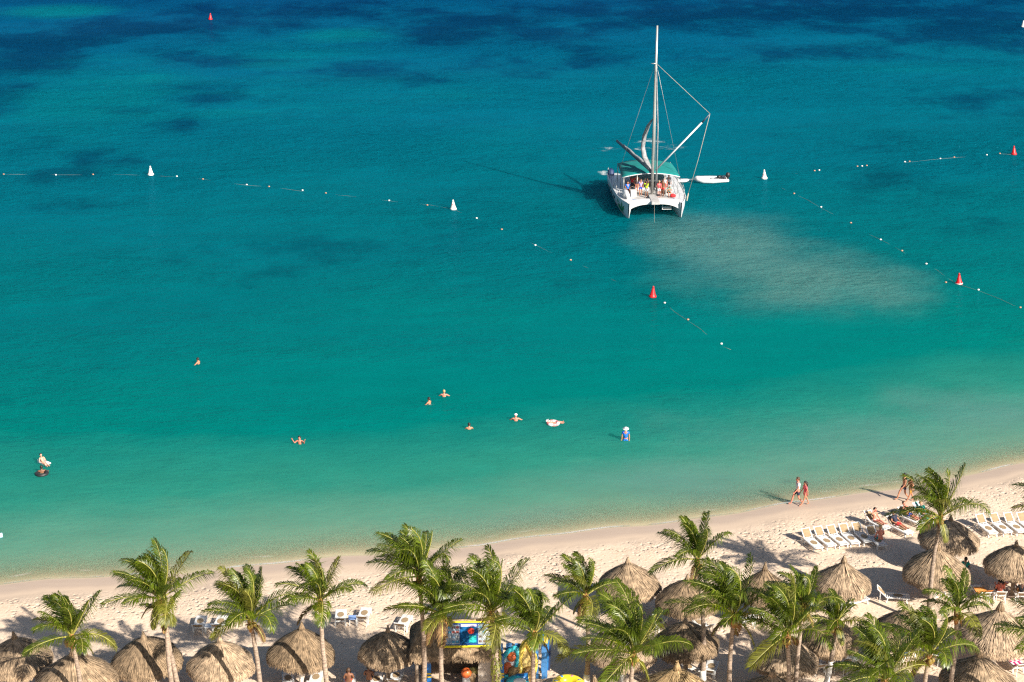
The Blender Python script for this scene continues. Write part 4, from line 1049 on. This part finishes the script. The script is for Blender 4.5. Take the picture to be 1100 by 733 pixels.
cano = mb.add(vs, fs).build('canopy', teal_canvas, cat)
vl = MB(); fr = [Vector((u * 2.92, 3.69, 3.29 + .40 * (1 - u * u))) for u in np.linspace(-1, 1, 13)]
vl.tube(fr, .05, 6); vl.build('canopy_front_edge', gelcoat, cano)
for x in (-2.75, -1.4, 1.4, 2.75):
    for y in (3.75, 6.6, 9.5):
        if abs(x) < 2 and y > 4: continue
        MB().tube([(x, y, 1.45), (x, y, 3.30 + .40 * (1 - (x / 2.9) ** 2))], .035, 6).build('canopy_post', alu, cat)
# rig
MY = 2.75
mast = MB().tube([(0, MY, 1.8), (.02, MY, 9), (.05, MY + .08, 14), (.08, MY + .15, 18.7)], [.115, .115, .105, .07], 10, squash=1.3).build('mast', alu, cat)
MB().tube([(-.42, MY + .05, 15.0), (.10, MY, 15.0)], .05, 6).build('spreader', alu, mast)
MB().tube([(.42, MY - .12, 1.8), (.40, MY - .1, 8.6), (.12, MY, 14.2)], [.07, .07, .045], 8).build('furled_jib', sail_grey, cat)
st = MB()
for s in (-1, 1):
    st.tube([(.05, MY + .1, 15.2), hull_pt(6.2, s, 0)], .014, 5)
st.tube([(.06, MY, 14.5), (0, .3, 1.8)], .014, 5); st.build('stay', alu, mast)
MB().box((0, MY, 1.80), (.5, .5, .1)).build('mast_step', alu, mast, False)
# boom swung out aft with the dropped mainsail hanging from the mast
bm_a, bm_b = Vector((-.1, MY + .2, 4.1)), Vector((-2.55, MY + 9.6, 5.0))
MB().tube([bm_a, bm_b], .12, 8, squash=1.3).build('boom', boom_dark, cat)
q = [Vector(p) for p in ((-.12, MY + .3, 9.4), (-.42, MY + .8, 8.7), (-.70, MY + 1.5, 7.5), (-.80, MY + 1.9, 6.2), (-.62, MY + 1.7, 5.2), (-.32, MY + 1.2, 4.6), (-.12, MY + .6, 4.15))]
MB().tube(q, [.08, .22, .27, .24, .30, .27, .16], 9, squash=.55).build('dropped_mainsail', sail_grey, cat)
sb = MB(); pts_ = [bm_a.lerp(bm_b, t) + Vector((0, 0, .20 + .04 * math.sin(t * 23))) for t in np.linspace(.08, .8, 12)]
sb.tube(pts_, [.20 - .010 * i for i in range(12)], 8, squash=.8).build('stowed_sail', sail_grey, cat)
# swung-out pole with its lift line and hanging rope
pa, pb, pc = Vector((.35, MY + .5, 4.1)), Vector((4.85, MY + .3, 9.0)), Vector((5.6, MY + .2, 9.9))
MB().tube([pa, pb], .085, 8).build('swing_pole', gelcoat, cat)
MB().tube([pb, pc], [.09, .05], 8).build('pole_end', boom_dark, cat)
rp = MB(); rp.tube([(.1, MY, 15.0), pc], .022, 5); rp.build('pole_lift', rope_m, cat)
rp = MB(); rp.tube([pc, pc + Vector((-1.0, 0, -4.6)), pc + Vector((-1.95, -.1, -8.3))], .024, 5)
rp.tube([pc + Vector((-1.9, -.1, -8.1)), pc + Vector((-2.1, -.6, -8.75))], .06, 6); rp.build('swing_rope', rope_m, cat)
rp = MB(); rp.tube([pc + Vector((-1.95, -.1, -8.3)), hull_pt(.9, 1, 0) + Vector((0, 0, .05))], .014, 4); rp.build('tag_line', rope_m, cat)
# ladder, anchor line, rolled bundle, stern engine
ld = MB(); ld.box((1.25, .9, .95), (.95, .18, .06)); ld.box((1.25, .72, .78), (.95, .06, .05))
for x in (.82, 1.68): ld.bar((x, .9, 1.5), (x, .75, .75), .04, .04)
ld.build('boarding_ladder', gelcoat, cat, False)
MB().tube([(-.12, -.25, 1.6), (-.2, -.9, .7), (-.25, -1.5, -.3)], .010, 5).build('anchor_line', rope_m, cat)
MB().tube([(-2.55, 1.5, 1.85), (-2.62, 2.1, 1.93), (-2.66, 2.9, 1.95), (-2.7, 4.0, 1.86)], [.12, .30, .32, .16], 10).build('rolled_cover', gelcoat, cat)
MB().tube([(-3.05, 12.3, 1.0), (-3.1, 12.5, 1.4), (-3.1, 12.6, 1.75), (-3.05, 12.7, 1.95)], [.30, .38, .34, .12], 10).build('covered_engine', navy, cat)
MB().box((.55, 2.0, 1.9), (.3, .3, .12)).build('deck_hatch', dark_glass, cat, False)
def aboard(lx, ly, lz, label, J, rz=0.0, **k):
    w = Matrix.Rotation(BRZ, 3, 'Z') @ Vector((lx, ly, lz)) + BL
    return person(label, w, BRZ + rz, J, group=GC, **k)
aboard(-.62, 2.35, 1.56, 'crew member in a lime green vest reaching up beside the mast', pose('reach'), R(160), skin='brown', hair='dark', clothes=[('shirt', lime_t), ('shorts', grey_t)])
aboard(-2.25, 4.4, 1.44, 'passenger in a blue shirt seated on the left deck of the catamaran', pose('sit'), R(180), skin='tan', hair='dark', clothes=[('shirt', blue_t), ('shorts', navy_t)])
aboard(.66, 2.4, 1.56, 'passenger in a pink red top standing right of the mast', pose('carry'), R(190), skin='red', hair='blond', clothes=[('shirt', pink_t), ('shorts', white_t)], sc=.97, female=True)
aboard(1.08, 2.7, 1.56, 'bare chested passenger in red shorts behind the pink red top', pose('carry'), R(150), skin='brown', hair='dark', clothes=[('trunks', red_t)])
aboard(1.62, 2.75, 1.56, 'passenger bending in teal shorts on the right net of the catamaran', pose('sit', lean=.25), R(200), skin='tan', hair='grey', clothes=[('shirt', teal_t), ('shorts', black_t)])
aboard(-1.05, 3.5, 1.50, 'passenger in lavender standing behind the lime vest', pose('stand'), R(180), skin='tan', hair='brown', clothes=[('shirt', lav_t), ('shorts', royal_t)], sc=.95)
aboard(-1.75, 4.9, 1.50, 'passenger in a red shirt under the left side of the teal canopy', pose('stand'), R(170), skin='brown', hair='dark', clothes=[('shirt', red_t), ('shorts', navy_t)])
aboard(-1.25, 5.2, 1.50, 'sunburnt bare chested passenger under the teal canopy beside the red shirt', pose('stand'), R(190), skin='red', hair='dark', clothes=[('trunks', navy_t)])
aboard(1.5, 4.4, 1.50, 'passenger in a white shirt under the right side of the teal canopy', pose('stand'), R(180), skin='red', hair='dark', clothes=[('shirt', white_t), ('shorts', red_t)])
aboard(1.95, 4.8, 1.50, 'passenger in grey at the right canopy post', pose('stand'), R(170), skin='tan', hair='brown', clothes=[('shirt', grey_t), ('shorts', navy_t)])
def aboard_obj(o, lx, ly, lz):
    w = Matrix.Rotation(BRZ, 3, 'Z') @ Vector((lx, ly, lz)) + BL; o.location = w; o.rotation_euler = (0, 0, BRZ); return o
bag = MB(); bag.tube([(-.28, 0, .16), (-.1, 0, .2), (.1, 0, .2), (.28, 0, .16)], [.10, .18, .18, .10], 9); bag.tube([(-.12, 0, .36), (0, 0, .46), (.12, 0, .36)], .02, 5)
aboard_obj(tag(bag.build('duffel_bag', red_t), 'red duffel bag on the right net of the catamaran', 'bag'), 2.05, 2.2, 1.57)
co = empty('cool_box', (0, 0, 0), 0, 'white cool box on the left deck of the catamaran', 'cool box'); aboard_obj(co, -1.85, 2.9, 1.56)
MB().box((0, 0, .28), (.55, .5, .56)).build('box', gelcoat, co, False); MB().box((0, 0, .605), (.60, .55, .08)).build('lid', white_plastic, co, False)

# dinghies
def dinghy(px, py, rz, Ld, label, motor=True):
    p = at(px, py); root = empty('inflatable_dinghy', (p.x, p.y, 0), rz, label, 'dinghy')
    w = .62; pts = [(-Ld / 2, -w, .22), (0, -w, .24), (Ld * .28, -w * .92, .28), (Ld * .43, -w * .5, .38), (Ld * .47, 0, .42), (Ld * .43, w * .5, .38), (Ld * .28, w * .92, .28), (0, w, .24), (-Ld / 2, w, .22)]
    MB().tube(pts, [.15] + [.26] * 7 + [.15], 10).build('inflatable_tube', gelcoat, root)
    fl = MB().box((-.1, 0, .10), (Ld * .82, 1.05, .1)); fl.build('floor', mat('grey_floor', (.45, .46, .47), .6, .08), root, False)
    MB().box((-Ld * .44, 0, .30), (.07, 1.0, .42)).build('transom', deck_white, root, False); MB().box((-.15, 0, .36), (.26, 1.1, .06)).build('seat_board', deck_white, root, False)
    if motor:
        mo = MB(); mo.lathe([(.12, .42), (.22, .48), (.24, .70), (.20, .88), (.08, .95), (.01, .96)], (-Ld * .52, 0, 0), 12); mo.box((-Ld * .52, 0, .12), (.14, .09, .7)); mo.tube([(-Ld * .48, 0, .62), (-Ld * .3, .1, .64)], .03, 6)
        mo.build('outboard_motor', black_rub, root)
        MB().tube([(-Ld * .30, -.15, .42), (-Ld * .2, .1, .55)], [.22, .16], 8).build('fuel_tank', black_rub, root)
dinghy(764, 195.5, R(180 + 10), 3.5, 'white inflatable dinghy with a black outboard beside the catamaran')
p = at(733, 196); r_ = empty('swim_float', (p.x, p.y, 0), R(12), 'small white float tied beside the right hull of the catamaran', 'float')
MB().tube([(-.7, 0, .12), (-.5, 0, .16), (.3, 0, .18), (.6, 0, .22), (.75, 0, .26)], [.12, .30, .32, .22, .06], 10, squash=.6).build('float_hull', gelcoat, r_)
MB().box((-.1, 0, .335), (.6, .3, .05)).build('grip_pad', mat('grey_floor', (.45, .46, .47)), r_, False)

# ------------------------------------------------------------------ kiosk with banner and beach toys
kg = on(489, 730); KW, KD = 3.9, 2.4
kiosk = empty('beach_kiosk', kg, R(2), 'thatched beach kiosk with a picture banner hung on its roof', 'kiosk')
r = random.Random(55)
def kP(u, v):
    per = 2 * (KW + KD); q = (u % 1.0) * per; hx, hy = KW / 2 + .35, KD / 2 + .35
    q = (u % 1.0) * 4; k = int(q); f_ = q - k
    c = [(-hx, -hy), (hx, -hy), (hx, hy), (-hx, hy)]; a, b_ = c[k % 4], c[(k + 1) % 4]
    e_ = Vector((a[0] + (b_[0] - a[0]) * f_, a[1] + (b_[1] - a[1]) * f_, 2.35)); rg_ = Vector((max(-1.5, min(1.5, e_.x)), 0, 3.55))
    return rg_.lerp(e_, .02 + .98 * v) + Vector((0, 0, -.12 * v ** 5))
def kN(u, v):
    k = int((u % 1.0) * 4) % 4; return [Vector((0, -.62, .78)), Vector((.6, 0, .8)), Vector((0, .62, .78)), Vector((-.6, 0, .8))][k].normalized()
thatch_surface(kP, kN, 64, 10, 6500, r, wblade=.028, ln=(.15, .35)).build('thatched_roof', thatch, kiosk)
for x, y in ((-KW / 2, -KD / 2), (KW / 2, -KD / 2), (-KW / 2, KD / 2), (KW / 2, KD / 2)):
    MB().tube([(x, y, -.3), (x, y, 2.5)], .09, 8).build('corner_post', wood_post, kiosk)
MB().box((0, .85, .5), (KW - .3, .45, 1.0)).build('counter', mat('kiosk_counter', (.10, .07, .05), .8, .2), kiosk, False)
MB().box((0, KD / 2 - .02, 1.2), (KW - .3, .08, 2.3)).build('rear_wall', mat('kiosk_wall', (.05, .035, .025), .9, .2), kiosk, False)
# painted front boards
for (px, lab) in ((461, 'left'), (539, 'right')):
    g = on(px, 738); bd = empty('painted_post', (g.x, g.y, g.z), 0, 'blue post with a yellow band at the %s front of the kiosk' % lab, 'post', 'blue painted posts by the kiosk')
    MB().box((0, 0, .9), (.24, .12, 1.9)).build('post_board', mat('blue_board', (.015, .16, .50), .5, .1), bd, False)
    for z in (.62, .80): MB().box((0, -.002, z), (.25, .13, .09)).build('yellow_band', mat('yellow_board', (.75, .55, .03), .5, .08), bd, False)
# banner: lies on the front slope of the roof
by0 = -1.35; sl = Vector((0, -1.55, -1.2)).normalized(); nn = Vector((0, -.612, .79)).normalized()
ban = empty('banner', kg, R(2), 'blue picture banner with yellow top and bottom strips on the kiosk roof', 'banner')
c0 = Vector((.72, -.72, 2.99)) + nn * .12
upv = -sl; sdv = Vector((1, 0, 0))
def bq(x, y, lift=0.0): return c0 + sdv * x + upv * y + nn * lift
def quad(mb, x0, x1, y0, y1, th=.03, lift=0.0):
    b_ = [bq(x0, y0, lift), bq(x1, y0, lift), bq(x1, y1, lift), bq(x0, y1, lift)]; t_ = [q + nn * th for q in b_]
    mb.add(b_ + t_, [(3, 2, 1, 0), (4, 5, 6, 7), (0, 1, 5, 4), (1, 2, 6, 5), (2, 3, 7, 6), (3, 0, 4, 7)])
BW, BH = 1.35, .66
mb = MB(); quad(mb, -BW, BW, -BH, BH); mb.build('backing_sheet', mat('banner_blue', (.01, .055, .22), .45, .08), ban, False)
for s in (-1, 1):
    mb = MB(); quad(mb, -BW, BW, s * BH - .05, s * BH + .05, .045, -.004); mb.build('yellow_strip', mat('banner_yellow', (.80, .68, .02), .5, .05), ban, False)
mb = MB(); quad(mb, -.42, .42, -.50, .50, .008, .032); mb.build('centre_panel', mat('banner_deep', (.0, .10, .27), .45, .25, scale=5), ban, False)
mb = MB(); quad(mb, -.40, .40, .40, .54, .008, .042); mb.build('heading_strip', mat('banner_lilac', (.55, .48, .70), .5, .1, scale=12), ban, False)
mb = MB(); quad(mb, .02, .38, -.46, -.10, .006, .042); mb.build('turquoise_picture', mat('banner_turq', (.02, .50, .46), .5, .25, scale=6), ban, False)
mb = MB(); cc = bq(.12, .16, .045); ringp = [bq(.12 + .17 * math.cos(a), .16 + .17 * math.sin(a), .048) for a in [2 * PI * k / 18 for k in range(18)]]
mb.add([cc] + ringp, [(0, k + 1, (k + 1) % 18 + 1) for k in range(18)]); mb.build('red_sun_picture', mat('banner_red', (.72, .05, .02), .5, .15, scale=5), ban, False)
pics = [mat('photo_sea', (.08, .30, .45), .5, .4, scale=10), mat('photo_boat', (.62, .62, .60), .5, .3, scale=14), mat('photo_sport', (.20, .14, .12), .5, .4, scale=14), mat('photo_sky', (.30, .46, .62), .5, .3, scale=12), mat('photo_red', (.45, .12, .10), .5, .3, scale=14)]
rr_ = random.Random(4)
for s in (-1, 1):
    mb = MB(); quad(mb, s * .88 - .41, s * .88 + .41, -.54, .52, .006, .032); mb.build('white_sheet', mat('banner_sheet', (.36, .41, .46), .5, .1), ban, False)
    for i in range(4):
        for j in range(4):
            mb = MB(); x = s * .88 - .30 + i * .2; y = -.40 + j * .26; quad(mb, x - .08, x + .08, y - .07, y + .05, .005, .040); mb.build('photo_print', rr_.choice(pics), ban, False)

def place(px, py, name, label, cat_, rz=0, group=None):
    g = on(px, py); return empty(name, g, rz, label, cat_, group)
o = place(501, 739, 'beach_ball', 'orange ball in front of the kiosk', 'ball'); MB().ball((0, 0, .88), .27, 18).build('ball', vinyl_o, o); MB().lathe([(.22, 0), (.25, .05), (.20, .62), (.16, .64)], n=14).build('ball_stand', white_plastic, o)
o = place(512, 736, 'gear_bundle', 'olive green bundle with white fins in the kiosk front', 'bundle')
MB().ball((0, .05, .85), .34, 14, sc=(1.3, .7, .6)).build('olive_sack', C_('olive_cloth', (.17, .16, .05)), o)
fn = MB()
for k, a in enumerate((-.5, -.1, .4)): fn.tube([(.1 + .1 * k, -.25, .42), (.18 + .14 * k + a * .1, -.32, .80)], [.03, .085], 6, squash=.25)
fn.build('fin', white_plastic, o); MB().tube([(-.3, -.1, 0), (-.3, -.1, .5), (-.05, -.15, .75)], [.2, .24, .12], 10).build('tan_bag', tan_sling, o)
o = place(522, 741, 'paddle_board', 'pale grey paddle board standing upright beside the thick trunked palm', 'paddle board')
def board(h, w, th, parent, m_, name, base=0., rx=R(-8), cx=0., lift=0.):
    mb = MB(); n_ = 14; F_ = []; 
    for i in range(n_ + 1):
        t = i / n_; ww = w / 2 * (1 - max(0, (t - .55) / .45) ** 2.2) * (.86 + .14 * min(1, t * 4)); F_.append((ww, base + t * h))
    vs = [(-a + cx, -lift, z) for a, z in F_] + [(a + cx, -lift, z) for a, z in F_] + [(-a + cx, -lift + th, z) for a, z in F_] + [(a + cx, -lift + th, z) for a, z in F_]; n1 = n_ + 1; fs = []
    for i in range(n_): fs += [(i, n1 + i, n1 + i + 1, i + 1), (2 * n1 + i, 2 * n1 + i + 1, 3 * n1 + i + 1, 3 * n1 + i), (i, i + 1, 2 * n1 + i + 1, 2 * n1 + i), (n1 + i, 3 * n1 + i, 3 * n1 + i + 1, n1 + i + 1)]
    fs.append((0, 2 * n1, 3 * n1, n1)); M = Matrix.Rotation(rx, 3, 'X'); ob = mb.add([M @ Vector(v) for v in vs], fs).build(name, m_, parent, False); return ob
board(1.95, .80, .09, o, mat('board_grey', (.50, .43, .36), .5, .06), 'board'); board(.32, .72, .01, o, lav_t, 'nose_stripe', .12, lift=.006)
# display rack with inflatables
o = place(561, 731, 'display_rack', 'blue slatted display rack for inflatables right of the kiosk', 'rack', R(0))
for k in range(6):
    MB().bar((-1.15 + k * .46, 0, .1), (-1.15 + k * .46, .75, 1.75), .30, .04).build('slat', mat('rack_blue', (.03, .15, .36), .6, .12), o, False)
for z, y in ((.35, .16), (1.45, .66)): MB().box((0, y + .06, z), (2.6, .05, .10)).build('cross_rail', wood_post, o, False)
for x in (-1.1, 1.1): MB().bar((x, .8, 1.7), (x, 1.5, -.05), .07, .07).build('rear_leg', wood_post, o, False)
TR = Matrix.Rotation(R(-26), 3, 'X')
def leaning_raft(px, py, label, outer, inner, rx, ry, tr_, tilt, point=0.0, name='inflatable_raft', zc=1.0):
    o = place(px, py, name, label, 'inflatable', 0, 'inflatables on the display rack')
    Mt = TR @ Matrix.Rotation(tilt, 3, 'Y'); pts = []
    for k in range(25):
        a = 2 * PI * k / 24; y_ = ry * math.sin(a); x_ = rx * math.cos(a) * (1 - point * max(0, math.sin(a))); pts.append(Mt @ Vector((x_, 0, y_)) + Vector((0, 0, zc)))
    MB().tube(pts, tr_, 10).build('outer_tube', outer, o)
    fl = MB(); ctr = Mt @ Vector((0, .04, 0)) + Vector((0, 0, zc)); back = [p + Mt @ Vector((0, .03, 0)) for p in pts[:-1]]
    fl.add([ctr] + back, [(0, k + 1, (k + 1) % 24 + 1) for k in range(24)]); fl.build('floor_panel', inner, o, False)
    return o, Mt
a_, Mt = leaning_raft(547, 730, 'turquoise and white inflatable raft with orange panels leaning on the blue rack', vinyl_t, vinyl_w, .42, .80, .13, R(24), .3)
for z, h_ in ((.32, .26), (-.30, .32)):
    MB().ball(Mt @ Vector((0, -.05, z)) + Vector((0, 0, 1.0)), .24, 10, Mt, (1, .35, h_ / .24)).build('orange_panel', vinyl_o, a_)
leaning_raft(566, 729, 'pale yellow inflatable boat with an open oval middle leaning on the blue rack', vinyl_y, mat('raft_floor', (.55, .40, .13), .5, .12), .42, .92, .15, R(-4), .5, 'inflatable_boat', 1.1)
o = place(585, 724, 'rolled_mat', 'blue and yellow striped mats hung at the right end of the rack', 'mat')
for k, (x, m_) in enumerate(((-.14, vinyl_b), (-.04, vinyl_y), (.05, vinyl_y), (.14, vinyl_b), (.23, navy))): MB().bar((x, 0, .2), (x + .06, .5, 2.1 - .12 * k), .09, .05).build('stripe_panel', m_, o, False)
o = place(556, 741, 'beach_bag', 'turquoise beach bag with pale markings at the bottom edge', 'bag'); MB().ball((0, 0, .42), .5, 14, sc=(1.2, .7, .85)).build('bag_body', vinyl_t, o); MB().ball((.1, -.2, .62), .3, 10, sc=(1.2, .6, .6)).build('pale_patch', vinyl_w, o)
for px, py, lab in ((552, 733, 'left'), (569, 734, 'right')):
    o = place(px, py, 'storage_drum', 'tan drum under the inflatables, the %s of the two' % lab, 'drum', 0, 'tan drums below the inflatables')
    MB().lathe([(.27, 0), (.30, .06), (.31, .40), (.30, .74), (.26, .80)], n=16).build('drum_body', mat('tan_drum', (.50, .30, .12), .6, .1), o); MB().lathe([(.24, .79), (.25, .84), (.01, .86)], n=16).build('drum_lid', mat('tan_drum', (.5, .3, .12)), o)
o = place(561, 737, 'blue_cushion', 'bright blue rolled cushion between the tan drums', 'cushion'); MB().tube([(-.3, -.3, .62), (.3, -.25, .66)], .24, 14).build('cushion', vinyl_b, o); MB().tube([(.29, -.25, .66), (.34, -.25, .665)], [.17, .14], 12).build('cushion_end', vinyl_y, o)
g = on(610, 743); o = empty('tube_float', g, 0, 'bright yellow round towable tube with dark and pink spots at the bottom edge', 'inflatable')
mb = MB(); pts = [(.62 * math.cos(2 * PI * k / 24), .62 * math.sin(2 * PI * k / 24), .30) for k in range(25)]; mb.tube(pts, .30, 12); mb.build('tube', vinyl_yy, o)
MB().lathe([(.55, .25), (.3, .33), (.01, .34)], n=20).build('tube_floor', vinyl_y, o)
for k in range(7):
    a = 2 * PI * k / 7 + .3; MB().ball((.62 * math.cos(a), .62 * math.sin(a), .50), .15, 10, sc=(1, 1, .75)).build('spot', [mat('spot_grey', (.18, .24, .24), .4), vinyl_p, vinyl_b][k % 3], o)

# ------------------------------------------------------------------ light, sky, camera
SUN_EL = R(33.0); sx, sy = .69, -.724
ln_ = math.hypot(sx, sy); sdir = Vector((sx / ln_ * math.cos(SUN_EL), sy / ln_ * math.cos(SUN_EL), math.sin(SUN_EL)))
sl_ = bpy.data.lights.new('sun', 'SUN'); sl_.energy = 5.0; sl_.angle = R(.53); sl_.color = (1.0, .93, .82)
so = bpy.data.objects.new('sun', sl_); COL.objects.link(so); so.rotation_euler = sdir.to_track_quat('Z', 'Y').to_euler(); so.location = (30, 40, 60)
w = bpy.data.worlds.new('World'); scene.world = w; w.use_nodes = True; nt = w.node_tree; nt.nodes.clear()
sky = nt.nodes.new('ShaderNodeTexSky'); sky.sky_type = 'NISHITA'; sky.sun_disc = False; sky.sun_elevation = SUN_EL; sky.sun_rotation = math.atan2(sx, sy)
bg = nt.nodes.new('ShaderNodeBackground'); bg.inputs['Strength'].default_value = .050
wo = nt.nodes.new('ShaderNodeOutputWorld'); nt.links.new(sky.outputs[0], bg.inputs[0]); nt.links.new(bg.outputs[0], wo.inputs[0])
cam = bpy.data.cameras.new('camera'); co = bpy.data.objects.new('camera', cam); COL.objects.link(co); scene.camera = co
co.location = (0, 0, CAM_H); co.rotation_euler = (PI / 2 - PITCH, 0, 0); cam.sensor_width = 36; cam.sensor_fit = 'HORIZONTAL'
cam.lens = 36 * FPX / 1100; cam.clip_start = .5; cam.clip_end = 20000
vs = scene.view_settings; vs.view_transform = 'Standard'; vs.look = 'None'; vs.gamma = 1; vs.exposure = 1.05; vs.use_curve_mapping = False
scene.render.engine = 'CYCLES'
try: scene.cycles.use_denoising = False; scene.cycles.pixel_filter_type = 'BLACKMAN_HARRIS'; scene.cycles.filter_width = 1.25; scene.cycles.sample_clamp_indirect = 4; scene.cycles.max_bounces = 8; scene.cycles.transparent_max_bounces = 8
except Exception: pass
